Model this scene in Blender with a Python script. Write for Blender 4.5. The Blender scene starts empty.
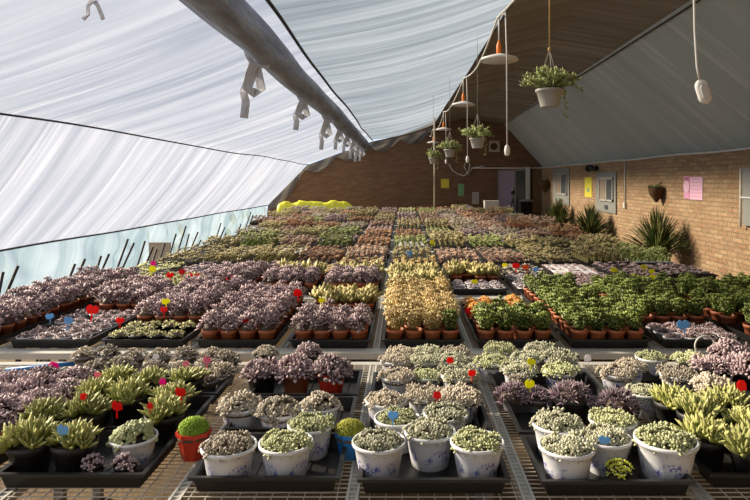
import bpy, math, random
import numpy as np
from mathutils import Vector, Matrix
R = random.Random(7)
PI = math.pi
sc = bpy.context.scene
col = sc.collection

# ------------------------------------------------------------------ camera
CZ, F, VX, VY = 1.67, 600.0, 403.0, 181.0
cd = bpy.data.cameras.new('camera'); cam = bpy.data.objects.new('camera', cd); col.objects.link(cam)
cam.location = (0, 0, CZ); cam.rotation_euler = (PI/2, 0, 0)
cd.sensor_fit = 'HORIZONTAL'; cd.sensor_width = 36; cd.lens = F/750*36
cd.shift_x = -(VX-375)/750; cd.shift_y = -(250-VY)/750
cd.clip_start = .02; cd.clip_end = 200
sc.camera = cam
# ------------------------------------------------------------------ light
w = bpy.data.worlds.new('world'); sc.world = w; w.use_nodes = True
nt = w.node_tree; nt.nodes.clear()
wo = nt.nodes.new('ShaderNodeOutputWorld'); bg = nt.nodes.new('ShaderNodeBackground')
bg.inputs[0].default_value = (.70, .82, 1.0, 1); bg.inputs[1].default_value = 1.1
nt.links.new(bg.outputs[0], wo.inputs[0])
sl = bpy.data.lights.new('sun', 'SUN'); sun = bpy.data.objects.new('sun', sl); col.objects.link(sun)
sl.energy = 22.0; sl.color = (1.0, .87, .68); sl.angle = math.radians(8)
S = Vector((-.88, .34, .50)).normalized()
sun.rotation_euler = S.to_track_quat('Z', 'Y').to_euler(); sun.location = (-8, 6, 8)
sc.view_settings.view_transform = 'Standard'; sc.view_settings.look = 'None'
sc.view_settings.gamma = 1; sc.view_settings.use_curve_mapping = False
sc.view_settings.exposure = 0.14
sc.cycles.transparent_max_bounces = 16
sc.cycles.max_bounces = 7
sc.cycles.caustics_reflective = False; sc.cycles.caustics_refractive = False
sc.cycles.sample_clamp_indirect = 4

# ------------------------------------------------------------------ helpers
def tag(o, label=None, cat=None, group=None, kind=None):
    if label: o['label'] = label
    if cat: o['category'] = cat
    if group: o['group'] = group
    if kind: o['kind'] = kind
    return o
def empty(name, loc, label, cat, group=None, rz=0):
    o = bpy.data.objects.new(name, None); col.objects.link(o); o.location = loc; o.rotation_euler[2] = rz
    o.empty_display_size = .05
    return tag(o, label, cat, group)

class MB:
    def __init__(s): s.v = []; s.f = []; s.m = []; s.c = []; s.smooth = []
    def add(s, vs, fs, mi=0, cs=None, smooth=False):
        b = len(s.v); s.v.extend([tuple(p) for p in vs])
        s.c.extend(cs if cs is not None else [(0.5, 0, 0)]*len(vs))
        for f in fs: s.f.append(tuple(b+i for i in f)); s.m.append(mi); s.smooth.append(smooth)
    def box(s, lo, hi, mi=0):
        x0, y0, z0 = lo; x1, y1, z1 = hi
        s.add([(x0,y0,z0),(x1,y0,z0),(x1,y1,z0),(x0,y1,z0),(x0,y0,z1),(x1,y0,z1),(x1,y1,z1),(x0,y1,z1)],
              [(0,3,2,1),(4,5,6,7),(0,1,5,4),(1,2,6,5),(2,3,7,6),(3,0,4,7)], mi)
    def lathe(s, prof, n=24, mi=0, cen=(0,0,0), smooth=True, sq=0):
        vs = []; fs = []
        for (r, z) in prof:
            for i in range(n):
                a = 2*PI*(i+.5)/n
                q = 1
                if sq: q = 1/max(abs(math.cos(a)), abs(math.sin(a)))**sq
                vs.append((cen[0]+r*q*math.cos(a), cen[1]+r*q*math.sin(a), cen[2]+z))
        for k in range(len(prof)-1):
            for i in range(n):
                j = (i+1) % n
                fs.append((k*n+i, k*n+j, (k+1)*n+j, (k+1)*n+i))
        s.add(vs, fs, mi, smooth=smooth)
        if prof[0][0] > 1e-4: s.add(vs[:n], [tuple(range(n))[::-1]], mi)
        if prof[-1][0] > 1e-4: s.add(vs[-n:], [tuple(range(n))], mi)
    def tube(s, pts, r, n=8, mi=0, cap=True):
        pts = [Vector(p) for p in pts]; rr = r if isinstance(r, (list, tuple)) else [r]*len(pts)
        vs = []; fs = []; px = None
        for k, p in enumerate(pts):
            d = (pts[min(k+1, len(pts)-1)]-pts[max(k-1, 0)]).normalized()
            if px is None:
                px = d.orthogonal().normalized()
            else:
                px = (px-d*px.dot(d)).normalized()
            py = d.cross(px)
            for i in range(n):
                a = 2*PI*i/n
                vs.append(p+(px*math.cos(a)+py*math.sin(a))*rr[k])
        for k in range(len(pts)-1):
            for i in range(n):
                j = (i+1) % n; fs.append((k*n+i, k*n+j, (k+1)*n+j, (k+1)*n+i))
        if cap: fs.append(tuple(range(n))[::-1]); fs.append(tuple(range(len(vs)-n, len(vs))))
        s.add(vs, fs, mi, smooth=True)
    def mesh(s, name):
        me = bpy.data.meshes.new(name)
        me.from_pydata(s.v, [], s.f)
        me.polygons.foreach_set('material_index', s.m)
        me.polygons.foreach_set('use_smooth', s.smooth)
        a = me.color_attributes.new('lc', 'FLOAT_COLOR', 'POINT')
        arr = np.ones((len(s.v), 4), dtype=np.float32); arr[:, :3] = np.array(s.c, dtype=np.float32)
        a.data.foreach_set('color', arr.ravel())
        me.update(); return me
    def build(s, name, mats, parent=None, loc=None):
        me = s.mesh(name)
        for m in (mats if isinstance(mats, (list, tuple)) else [mats]): me.materials.append(m)
        return link(name, me, parent, loc)
def link(name, me, parent=None, loc=None):
    o = bpy.data.objects.new(name, me); col.objects.link(o)
    if parent: o.parent = parent
    if loc: o.location = loc
    return o
def struct(o): o['kind'] = 'structure'; return o

# ------------------------------------------------------------------ materials
def newmat(name):
    m = bpy.data.materials.new(name); m.use_nodes = True; n = m.node_tree
    return m, n, n.nodes['Principled BSDF']
def N(n, t, **kw):
    x = n.nodes.new(t)
    for k, v in kw.items(): setattr(x, k, v)
    return x
def mixc(n, fac, a, b, blend='MIX'):
    x = N(n, 'ShaderNodeMix', data_type='RGBA', blend_type=blend)
    for i, v in ((0, fac), (6, a), (7, b)):
        if hasattr(v, 'links'): n.links.new(v, x.inputs[i])
        elif i == 0: x.inputs[0].default_value = v
        else: x.inputs[i].default_value = (*v[:3], 1)
    return x.outputs[2]
def noise(n, scale, detail=4, coord='Object', vec=None, sc3=None, rough=.55):
    t = N(n, 'ShaderNodeTexCoord'); src = t.outputs[coord]
    if sc3:
        mp = N(n, 'ShaderNodeMapping'); mp.inputs['Scale'].default_value = sc3; n.links.new(src, mp.inputs[0]); src = mp.outputs[0]
    x = N(n, 'ShaderNodeTexNoise'); x.inputs['Scale'].default_value = scale; x.inputs['Detail'].default_value = detail
    x.inputs['Roughness'].default_value = rough
    n.links.new(src, x.inputs['Vector']); return x.outputs['Fac']
def ramp(n, src, stops):
    x = N(n, 'ShaderNodeValToRGB'); n.links.new(src, x.inputs[0]); e = x.color_ramp.elements
    e[0].position, e[1].position = stops[0][0], stops[-1][0]
    for p, c in stops[1:-1]: e.new(p)
    for el, (p, c) in zip(sorted(e, key=lambda q: q.position), stops):
        el.color = (*c, 1) if isinstance(c, tuple) else (c, c, c, 1)
    return x.outputs[0]
def bump(n, b, src, strength=.3, dist=.01):
    x = N(n, 'ShaderNodeBump'); x.inputs['Strength'].default_value = strength; x.inputs['Distance'].default_value = dist
    n.links.new(src, x.inputs['Height']); n.links.new(x.outputs[0], b.inputs['Normal'])
def plain(name, c, rough=.6, metal=0, var=.25, scale=6, spec=.4):
    m, n, b = newmat(name)
    f = noise(n, scale, 5)
    c2 = tuple(v*(1-var) for v in c)
    n.links.new(mixc(n, f, c2, tuple(min(1, v*(1+var*.5)) for v in c)), b.inputs['Base Color'])
    b.inputs['Roughness'].default_value = rough; b.inputs['Metallic'].default_value = metal
    b.inputs['Specular IOR Level'].default_value = spec
    return m
def leafmat(name, base, alt, tip, rough=.5, objvar=.25):
    m, n, b = newmat(name)
    at = N(n, 'ShaderNodeAttribute', attribute_name='lc')
    sp = N(n, 'ShaderNodeSeparateColor'); n.links.new(at.outputs['Color'], sp.inputs[0])
    c1 = mixc(n, sp.outputs[0], base, alt)
    c2 = mixc(n, sp.outputs[1], c1, tip)
    c2 = mixc(n, sp.outputs[2], c2, (.085,.055,.035))
    oi = N(n, 'ShaderNodeObjectInfo')
    mr = N(n, 'ShaderNodeMapRange'); n.links.new(oi.outputs['Random'], mr.inputs[0])
    mr.inputs[3].default_value = 1-objvar; mr.inputs[4].default_value = 1+objvar
    hs = N(n, 'ShaderNodeHueSaturation'); n.links.new(c2, hs.inputs['Color']); n.links.new(mr.outputs[0], hs.inputs['Value'])
    n.links.new(hs.outputs[0], b.inputs['Base Color'])
    b.inputs['Roughness'].default_value = rough; b.inputs['Specular IOR Level'].default_value = .35
    # thin leaf: some light comes through
    tr = N(n, 'ShaderNodeBsdfTranslucent'); n.links.new(hs.outputs[0], tr.inputs[0])
    mx = N(n, 'ShaderNodeMixShader'); mx.inputs[0].default_value = .12
    n.links.new(b.outputs[0], mx.inputs[1]); n.links.new(tr.outputs[0], mx.inputs[2])
    n.links.new(mx.outputs[0], n.nodes['Material Output'].inputs[0])
    return m
LM = {
 'pale':   leafmat('pale_leaf', (.27,.30,.17), (.43,.45,.29), (.60,.57,.43)),
 'palegrn':leafmat('pale_green_leaf', (.28,.34,.13), (.45,.49,.22), (.63,.62,.38)),
 'chalk':  leafmat('chalky_leaf', (.28,.25,.18), (.44,.40,.29), (.62,.53,.43)),
 'mauve':  leafmat('mauve_leaf', (.20,.12,.155), (.37,.25,.29), (.60,.47,.46)),
 'darkmauve': leafmat('dark_mauve_leaf', (.17,.12,.15), (.28,.19,.22), (.45,.34,.37)),
 'lilac':  leafmat('lilac_leaf', (.28,.23,.29), (.45,.39,.44), (.66,.58,.60)),
 'haw':    leafmat('yellow_green_leaf', (.15,.20,.03), (.30,.34,.07), (.64,.58,.26)),
 'chunk':  leafmat('bright_green_leaf', (.34,.44,.14), (.48,.55,.22), (.66,.68,.40)),
 'jade':   leafmat('jade_leaf', (.022,.055,.008), (.085,.145,.02), (.33,.38,.09), .35),
 'gold':   leafmat('golden_leaf', (.46,.32,.10), (.60,.46,.18), (.72,.56,.30)),
 'aeon':   leafmat('olive_gold_leaf', (.28,.28,.06), (.46,.42,.14), (.62,.50,.24)),
 'moss':   leafmat('moss_green_leaf', (.16,.30,.02), (.30,.46,.04), (.46,.62,.08), .6, .05),
 'mossy2': leafmat('olive_moss_leaf', (.22,.26,.02), (.38,.38,.04), (.52,.50,.10), .6, .05),
 'olive':  leafmat('olive_leaf', (.07,.08,.02), (.38,.31,.11), (.64,.54,.30)),
 'rust':   leafmat('rust_leaf', (.09,.06,.02), (.44,.15,.07), (.66,.42,.25)),
 'pinkmix':leafmat('pink_leaf', (.13,.10,.05), (.44,.19,.15), (.68,.52,.40)),
 'green':  leafmat('fresh_leaf', (.12,.20,.03), (.34,.36,.12), (.52,.55,.24)),
 'agave':  leafmat('dark_blade_leaf', (.04,.07,.02), (.09,.13,.03), (.34,.32,.12), .4),
 'trail':  leafmat('trailing_leaf', (.30,.38,.10), (.44,.50,.18), (.62,.64,.32)),
 'yellowlow': leafmat('yellow_green_low_leaf', (.42,.42,.14), (.54,.54,.22), (.70,.66,.36)),
 'flower_o': leafmat('orange_bloom', (.75,.22,.03), (.85,.35,.05), (.9,.55,.15)),
 'flower_y': leafmat('yellow_bloom', (.55,.60,.02), (.75,.75,.04), (.85,.85,.2)),
}
M = {}
# painted white pot: blue-violet sprig pattern fixed to the pot's own wall
m, n, b = newmat('painted_white_pot')
tc = N(n, 'ShaderNodeTexCoord'); se = N(n, 'ShaderNodeSeparateXYZ'); n.links.new(tc.outputs['Object'], se.inputs[0])
f1 = noise(n, 120, 3, rough=.75); r1 = ramp(n, f1, [(.48, 0.0), (.53, 1.0)])
f2 = noise(n, 26, 1); r2 = ramp(n, f2, [(.50, 0.0), (.58, 1.0)])
zr = N(n, 'ShaderNodeMapRange'); n.links.new(se.outputs[2], zr.inputs[0]); zr.inputs[1].default_value = 0; zr.inputs[2].default_value = .106
zm = ramp(n, zr.outputs[0], [(.16, 0.0), (.28, 1.0), (.55, 1.0), (.66, 0.0)])
def mul(n, a, b_):
    x = N(n, 'ShaderNodeMath', operation='MULTIPLY'); n.links.new(a, x.inputs[0]); n.links.new(b_, x.inputs[1]); return x.outputs[0]
mk = mul(n, mul(n, r1, r2), zm)
dirt = noise(n, 7, 5)
wht = mixc(n, dirt, (.60,.60,.62), (.80,.80,.82))
n.links.new(mixc(n, mk, wht, (.10,.09,.42)), b.inputs['Base Color']); b.inputs['Roughness'].default_value = .45
M['paint_pot'] = m
M['white_pot'] = plain('white_pot_plastic', (.74,.74,.77), .5, var=.15)
M['terra'] = plain('terracotta_plastic', (.42,.13,.055), .55, var=.3, scale=9)
M['red_pot'] = plain('red_pot_plastic', (.50,.035,.015), .4, var=.2)
M['blue_pot'] = plain('blue_pot_plastic', (.02,.17,.48), .4, var=.15)
M['black_pot'] = plain('black_pot_plastic', (.022,.020,.020), .5, var=.3)
M['grey_pot'] = plain('grey_pot_plastic', (.22,.22,.25), .5, var=.2)
M['tray'] = plain('black_tray_plastic', (.016,.015,.015), .42, var=.4)
M['soil'] = plain('potting_soil', (.10,.065,.035), .95, var=.5, scale=60)
M['steel'] = plain('galvanised_steel', (.60,.58,.53), .45, metal=.2, var=.35, scale=14)
M['mesh'] = plain('dusty_mesh_wire', (.60,.56,.48), .55, metal=.1, var=.4, scale=9)
M['strip'] = plain('dusty_steel_strip', (.66,.63,.56), .5, metal=.1, var=.3, scale=5)
M['legs'] = plain('painted_leg_steel', (.22,.22,.21), .6, metal=.4)
M['wire'] = plain('black_wire', (.012,.014,.014), .5)
M['wcable'] = plain('white_cable', (.62,.60,.56), .5)
M['lamp'] = plain('white_enamel', (.74,.70,.66), .35, var=.08)
M['orange'] = plain('orange_plastic', (.80,.20,.02), .4, var=.1)
M['twine'] = plain('twine', (.42,.28,.10), .8)
M['thread'] = plain('grey_string', (.30,.29,.25), .8)
M['whitepipe'] = plain('white_pipe', (.70,.68,.64), .5, var=.15)
M['roll'] = plain('rolled_film_fabric', (.115,.125,.155), .38, var=.5, scale=5)
m, n, b = newmat('rolled_film_fabric'); f = noise(n, 1, 6, sc3=(9,1.3,9), rough=.65)
n.links.new(ramp(n, f, [(.3,(.12,.135,.18)),(.5,(.23,.27,.37)),(.72,(.42,.48,.62))]), b.inputs['Base Color']); b.inputs['Roughness'].default_value = .45; bump(n, b, f, 1.0, .06); M['roll'] = m
M['ties'] = plain('grey_tie_fabric', (.52,.51,.52), .8, var=.3, scale=12)
M['stake'] = plain('dark_bamboo', (.035,.035,.035), .6, var=.5)
M['wood'] = plain('brown_wood', (.20,.12,.06), .7, var=.4, scale=5)
M['grey_metal'] = plain('grey_painted_metal', (.27,.27,.25), .5, var=.2)
M['lightgrey'] = plain('light_grey_panel', (.42,.40,.36), .55, var=.2)
M['darkglass'] = plain('dark_glass', (.09,.10,.11), .12, var=.2)
M['glass_tan'] = plain('curtained_glass', (.34,.28,.22), .2, var=.3)
M['lav'] = plain('lavender_door_panel', (.40,.34,.48), .4, var=.1)
M['pinkp'] = plain('pink_card', (.72,.33,.50), .6, var=.1)
M['pinkl'] = plain('light_pink_card', (.80,.50,.64), .6, var=.05)
M['dpink'] = plain('dark_pink_card', (.45,.15,.27), .6, var=.05)
M['yelp'] = plain('yellow_card', (.72,.62,.06), .6, var=.1)
M['grnp'] = plain('green_card', (.20,.42,.20), .6, var=.2)
M['blackp'] = plain('black_plastic', (.015,.015,.015), .45)
M['tarp'] = plain('yellow_tarpaulin', (.76,.72,.03), .45, var=.25, scale=4)
M['beige'] = plain('beige_plastic', (.50,.42,.30), .5)
M['basket'] = plain('brown_basket', (.10,.05,.02), .9, var=.5, scale=40)
for k, c in dict(red=(.80,.015,.015), pink=(.86,.30,.42), magenta=(.85,.02,.42), yellow=(.80,.78,.02), blue=(.25,.50,.78), white=(.72,.70,.72), orange=(.85,.18,.03)).items():
    m, n, b = newmat(k+'_tag_plastic'); b.inputs['Base Color'].default_value = (*c, 1); b.inputs['Roughness'].default_value = .4
    tr = N(n, 'ShaderNodeBsdfTranslucent'); tr.inputs[0].default_value = (*c, 1); mx = N(n, 'ShaderNodeMixShader'); mx.inputs[0].default_value = .55
    n.links.new(b.outputs[0], mx.inputs[1]); n.links.new(tr.outputs[0], mx.inputs[2]); n.links.new(mx.outputs[0], n.nodes['Material Output'].inputs[0]); M['tag_'+k] = m

# ground
m, n, b = newmat('dry_soil_ground')
f = noise(n, 1.4, 8, rough=.65); g = noise(n, 30, 5, rough=.7)
c = mixc(n, f, (.13,.085,.045), (.30,.215,.125)); c = mixc(n, g, c, (.30,.24,.12), 'OVERLAY')
n.links.new(c, b.inputs['Base Color']); b.inputs['Roughness'].default_value = .95; bump(n, b, g, .6, .03); M['ground'] = m
# brick
def brickmat(name, c1, c2, mort, axis, scale=1.0, stain=(.25,.16,.09), sf=.5):
    m, n, b = newmat(name)
    tc = N(n, 'ShaderNodeTexCoord'); se = N(n, 'ShaderNodeSeparateXYZ'); cb = N(n, 'ShaderNodeCombineXYZ')
    n.links.new(tc.outputs['Object'], se.inputs[0])
    n.links.new(se.outputs[axis], cb.inputs[0]); n.links.new(se.outputs[2], cb.inputs[1])
    br = N(n, 'ShaderNodeTexBrick'); n.links.new(cb.outputs[0], br.inputs['Vector'])
    br.inputs['Scale'].default_value = 1; br.inputs['Brick Width'].default_value = .25*scale; br.inputs['Row Height'].default_value = .068*scale
    br.inputs['Mortar Size'].default_value = .009; br.inputs['Color1'].default_value = (*c1, 1); br.inputs['Color2'].default_value = (*c2, 1)
    br.inputs['Mortar'].default_value = (*mort, 1); br.inputs['Mortar Smooth'].default_value = .3
    f = noise(n, 1.6, 9, rough=.72); f2 = noise(n, 16, 6, rough=.75, sc3=(1,1,.7))
    c = mixc(n, ramp(n, f, [(.35, 0.0), (.7, sf)]), br.outputs['Color'], stain)
    c = mixc(n, ramp(n, f2, [(.46, 0.0), (.62, .75)]), c, mort)
    c = mixc(n, ramp(n, noise(n, 38, 3, rough=.7), [(.52, 0.0), (.68, .55)]), c, tuple(v*1.5 for v in stain))
    n.links.new(c, b.inputs['Base Color']); b.inputs['Roughness'].default_value = .9
    x = N(n, 'ShaderNodeMath', operation='ADD'); n.links.new(br.outputs['Fac'], x.inputs[0]); n.links.new(f2, x.inputs[1])
    bp = N(n, 'ShaderNodeBump', invert=True); bp.inputs['Strength'].default_value = .9; bp.inputs['Distance'].default_value = .025
    n.links.new(x.outputs[0], bp.inputs['Height']); n.links.new(bp.outputs[0], b.inputs['Normal'])
    return m
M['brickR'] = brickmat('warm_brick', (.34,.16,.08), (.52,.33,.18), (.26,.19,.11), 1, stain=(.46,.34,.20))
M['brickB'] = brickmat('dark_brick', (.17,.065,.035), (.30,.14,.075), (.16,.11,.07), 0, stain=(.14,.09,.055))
# plastic film: streaks run down the slope (object x/z), vary along y
def film(name, colA, colB, transp, tA=.0, ys=1.0, rough=.35, opaque=None):
    m = bpy.data.materials.new(name); m.use_nodes = True; n = m.node_tree; n.nodes.clear()
    out = N(n, 'ShaderNodeOutputMaterial')
    tc = N(n, 'ShaderNodeTexCoord')
    # slightly oblique streaks
    mp0 = N(n, 'ShaderNodeMapping'); mp0.inputs['Rotation'].default_value = (0, 0, math.radians(7)); n.links.new(tc.outputs['Object'], mp0.inputs[0])
    def st(sx, sy, det, seed):
        mp = N(n, 'ShaderNodeMapping'); mp.inputs['Scale'].default_value = (sx, sy*ys, sx*.6); mp.inputs['Location'].default_value = (seed, seed*2, 0)
        n.links.new(mp0.outputs[0], mp.inputs[0])
        x = N(n, 'ShaderNodeTexNoise'); x.inputs['Scale'].default_value = 1; x.inputs['Detail'].default_value = det; x.inputs['Roughness'].default_value = .62
        x.inputs['Distortion'].default_value = .25
        n.links.new(mp.outputs[0], x.inputs['Vector']); return x.outputs['Fac']
    s1 = st(.22, 3.2, 7, 0); s2 = st(.45, 12, 4, 3.3); big = noise(n, .35, 4)
    cr = ramp(n, s1, [(.30, 0.0), (.72, 1.0)])
    cc = mixc(n, cr, colA, colB)
    s2r = ramp(n, s2, [(.54, 0.0), (.74, .45)])
    cc = mixc(n, s2r, cc, tuple(min(1, v*1.6) for v in colB))
    cc = mixc(n, ramp(n, big, [(.35, 0.0), (.75, .5)]), cc, colA)
    trl = N(n, 'ShaderNodeBsdfTranslucent'); n.links.new(cc, trl.inputs[0])
    dif = N(n, 'ShaderNodeBsdfDiffuse'); n.links.new(cc, dif.inputs[0])
    gl = N(n, 'ShaderNodeBsdfGlossy'); gl.inputs['Roughness'].default_value = rough; gl.inputs['Color'].default_value = (.8,.8,.8,1)
    bp = N(n, 'ShaderNodeBump'); bp.inputs['Strength'].default_value = .9; bp.inputs['Distance'].default_value = .05
    n.links.new(s1, bp.inputs['Height'])
    for q in (trl, dif, gl): n.links.new(bp.outputs[0], q.inputs['Normal'])
    a = N(n, 'ShaderNodeMixShader')
    a.inputs[0].default_value = .35 if opaque is None else opaque
    n.links.new(trl.outputs[0], a.inputs[1]); n.links.new(dif.outputs[0], a.inputs[2])
    g_ = N(n, 'ShaderNodeMixShader'); g_.inputs[0].default_value = .06; n.links.new(a.outputs[0], g_.inputs[1]); n.links.new(gl.outputs[0], g_.inputs[2])
    res = g_.outputs[0]
    if transp > 0:
        tp = N(n, 'ShaderNodeBsdfTransparent'); c_ = N(n, 'ShaderNodeMixShader')
        fr = N(n, 'ShaderNodeMapRange'); n.links.new(s1, fr.inputs[0]); fr.inputs[3].default_value = max(0, transp-tA); fr.inputs[4].default_value = transp+tA
        n.links.new(fr.outputs[0], c_.inputs[0]); n.links.new(res, c_.inputs[1]); n.links.new(tp.outputs[0], c_.inputs[2]); res = c_.outputs[0]
    n.links.new(res, out.inputs[0]); return m
M['film'] = film('greenhouse_film', (.06,.06,.075), (.29,.28,.285), .38, .10)
M['film2'] = film('dusty_upper_film', (.03,.038,.042), (.20,.215,.22), .25, .10, ys=1.6)
M['flap'] = film('grey_film_flap', (.10,.10,.10), (.22,.22,.22), .35, .1)
M['film_low'] = film('crumpled_skirt_film', (.04,.075,.075), (.24,.275,.27), .36, .14, ys=.8)
M['dark_roof'] = film('dark_roof_lining', (.15,.135,.115), (.44,.40,.35), 0, ys=2.0, opaque=1.0, rough=.45)
M['grey_slope'] = film('grey_slope_lining', (.42,.47,.46), (.60,.66,.64), 0, ys=.5, opaque=1.0, rough=.5)

# ------------------------------------------------------------------ setting
Y0, Y1 = -9.0, 20.0
def px(u, v, Y): return ((u-VX)*Y/F, CZ-(v-VY)*Y/F)     # where a sight line meets the plane at depth Y
mb = MB(); mb.add([(-5.1,-12,0),(6,-12,0),(6,21,0),(-5.1,21,0)], [(0,1,2,3)])
struct(mb.build('floor', M['ground']))
mb = MB(); mb.box((4.6, Y0, 0), (4.85, Y1+.25, 2.12)); struct(mb.build('wall_right', M['brickR']))
# back wall with a door opening; outline follows the roof profile
DX0, DX1, DZ = px(497,0,Y1)[0], px(527,0,Y1)[0], 2.06
prof = [(-4.6,0),(-4.5,.87),(-3.2,2.2),(-1.05,2.98),(0,3.22),(1.0,3.48),(2.2,3.72),(3.35,3.5),(4.6,2.12),(4.6,0)]
mb = MB()
def wallpiece(poly):
    n_ = len(poly); vs = [(x, Y1, z) for x, z in poly]+[(x, Y1+.25, z) for x, z in poly]
    mb.add(vs, [tuple(range(n_)), tuple(range(2*n_-1, n_-1, -1))]+[(i, i+n_, (i+1) % n_+n_, (i+1) % n_) for i in range(n_)])
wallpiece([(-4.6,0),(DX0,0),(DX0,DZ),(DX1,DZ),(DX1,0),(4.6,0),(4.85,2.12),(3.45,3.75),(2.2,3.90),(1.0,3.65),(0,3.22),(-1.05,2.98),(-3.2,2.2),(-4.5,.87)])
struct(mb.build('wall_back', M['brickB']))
# door: lavender leaf, glazed side light, white post
d = struct(bpy.data.objects.new('door_1', None)); col.objects.link(d); d.location = ((DX0+DX1)/2, Y1+.06, 0)
xm = px(514.5,0,Y1)[0]-(DX0+DX1)/2; x0, x1 = DX0-(DX0+DX1)/2, DX1-(DX0+DX1)/2
q = MB(); q.box((x0+.04,0,0),(xm,.05,DZ-.05)); q.build('door_leaf', M['lav'], d)
q = MB(); q.box((xm+.06,.01,0),(x1-.04,.04,DZ-.04)); q.build('side_light', M['darkglass'], d)
q = MB(); q.box((x0,-.03,0),(x0+.04,.08,DZ)); q.box((x0,-.03,DZ-.05),(x1,.08,DZ)); q.box((xm,-.02,0),(xm+.06,.07,DZ-.05)); q.box((x1-.04,-.03,0),(x1,.08,DZ)); q.build('door_frame', M['grey_metal'], d)
q = MB(); q.tube([(xm-.08,-.06,.95),(xm-.08,-.06,1.12)], .012); q.tube([(xm-.08,0,.97),(xm-.08,-.06,.97)], .008); q.build('door_handle', M['steel'], d)
# dark timber corner panel and white post
q = MB(); q.box((px(532,0,Y1-.05)[0], Y1-.1, 0),(4.6, Y1, 2.05)); struct(q.build('trim_1', M['wood']))
q = MB(); q.box((px(526.5,0,Y1-.15)[0], Y1-.16, 0),(px(530,0,Y1-.15)[0], Y1-.0, 2.13)); struct(q.build('trim_2', M['whitepipe']))
# roof skins: cross profiles at the far end and the near end
def skin(name, P_far, P_near, mat, ny=130, nx=10, amp=.02, seed=0, sag=.0, thick=0):
    """P: polyline (x,z); straight between, gently wrinkled"""
    rr = random.Random(seed); ph = [(rr.uniform(0,6), rr.uniform(1.5,9), rr.uniform(.2,1)) for _ in range(7)]
    pts = []
    segs = []
    for s in range(len(P_far)-1):
        for i in range(nx):
            segs.append((s, i/nx))
    segs.append((len(P_far)-2, 1.0))
    vs = []
    for j in range(ny+1):
        y = Y0+(Y1-Y0)*j/ny; t = (y-6.3)/(20-6.3)
        t = max(-.6, t)
        for (s, f) in segs:
            a = [P_near[s][k]*(1-t)+P_far[s][k]*t for k in (0,1)]; b_ = [P_near[s+1][k]*(1-t)+P_far[s+1][k]*t for k in (0,1)]
            x = a[0]*(1-f)+b_[0]*f; z = a[1]*(1-f)+b_[1]*f
            e = math.sin(PI*f)
            wv = sum(c_*math.sin(fr*y+p+1.3*f) for p, fr, c_ in ph)/3
            dx, dz = b_[0]-a[0], b_[1]-a[1]; L = math.hypot(dx, dz) or 1
            o_ = (amp*wv-sag)*e
            vs.append((x-dz/L*o_, y, z+dx/L*o_))
    k = len(segs); fs = [(j*k+i, j*k+i+1, (j+1)*k+i+1, (j+1)*k+i) for j in range(ny) for i in range(k-1)]
    q = MB(); q.add(vs, fs, 0, smooth=True)
    return struct(q.build(name, mat))
skin('ceiling', [(-4.52,.87),(-3.17,2.27),(-1.04,3.04)], [(-4.62,.87),(-3.45,2.27),(-1.04,3.04)], M['film'], seed=1, amp=.02, sag=.04)
skin('ceiling.001', [(-1.04,3.04),(1.0,3.54)], [(-1.04,3.04),(1.16,3.54)], M['film2'], seed=2, amp=.03, sag=.07)
skin('ceiling.002', [(1.0,3.54),(2.2,3.76),(3.35,3.57)], [(1.16,3.54),(2.1,3.76),(3.02,3.57)], M['dark_roof'], seed=3, amp=.03)
skin('ceiling.003', [(3.35,3.57),(4.68,2.12)], [(3.02,3.57),(4.68,2.12)], M['grey_slope'], seed=4, amp=.02)
skin('wall_left', [(-4.75,0),(-4.6,.45),(-4.52,.87)], [(-4.85,0),(-4.7,.45),(-4.62,.87)], M['film_low'], seed=5, amp=.15, nx=8, ny=210)
# front end: the gable behind the camera
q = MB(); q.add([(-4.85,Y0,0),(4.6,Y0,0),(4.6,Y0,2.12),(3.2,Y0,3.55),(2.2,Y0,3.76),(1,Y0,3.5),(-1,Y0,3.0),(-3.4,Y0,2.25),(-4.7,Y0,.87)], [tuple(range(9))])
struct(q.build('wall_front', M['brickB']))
# outer quilt over the opaque roof so no light comes through
q = MB(); pr = [(1.2,3.60),(2.2,3.90),(3.3,3.72),(4.9,2.15)]
q.add([(x,Y0,z) for x,z in pr]+[(x,Y1+.2,z) for x,z in pr], [(i,i+1,i+5,i+4) for i in range(3)]); struct(q.build('roof', M['dark_roof']))

q = MB(); top_ = [(-4.45,.87),(-3.17,2.2),(-2.1,2.6),(-1.05,2.93),(0,3.15),(1.0,3.42)]
vs = []; K = 60
for i in range(K+1):
    t = i/K*(len(top_)-1); a_ = min(int(t), len(top_)-2); f = t-a_
    x = top_[a_][0]*(1-f)+top_[a_+1][0]*f; z = top_[a_][1]*(1-f)+top_[a_+1][1]*f
    for j in range(5):
        vs.append((x, 19.86+.03*math.sin(i*.9+j), z-(.07+.30*abs(math.sin(PI*t*1.0+.3)))*j/4))
q.add(vs, [(i*5+j, i*5+j+1, (i+1)*5+j+1, (i+1)*5+j) for i in range(K) for j in range(4)], 0, smooth=True)
tag(q.build('film_flap', M['flap']), 'dusty grey film flap sagging along the top of the dark end wall', 'film flap')
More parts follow.
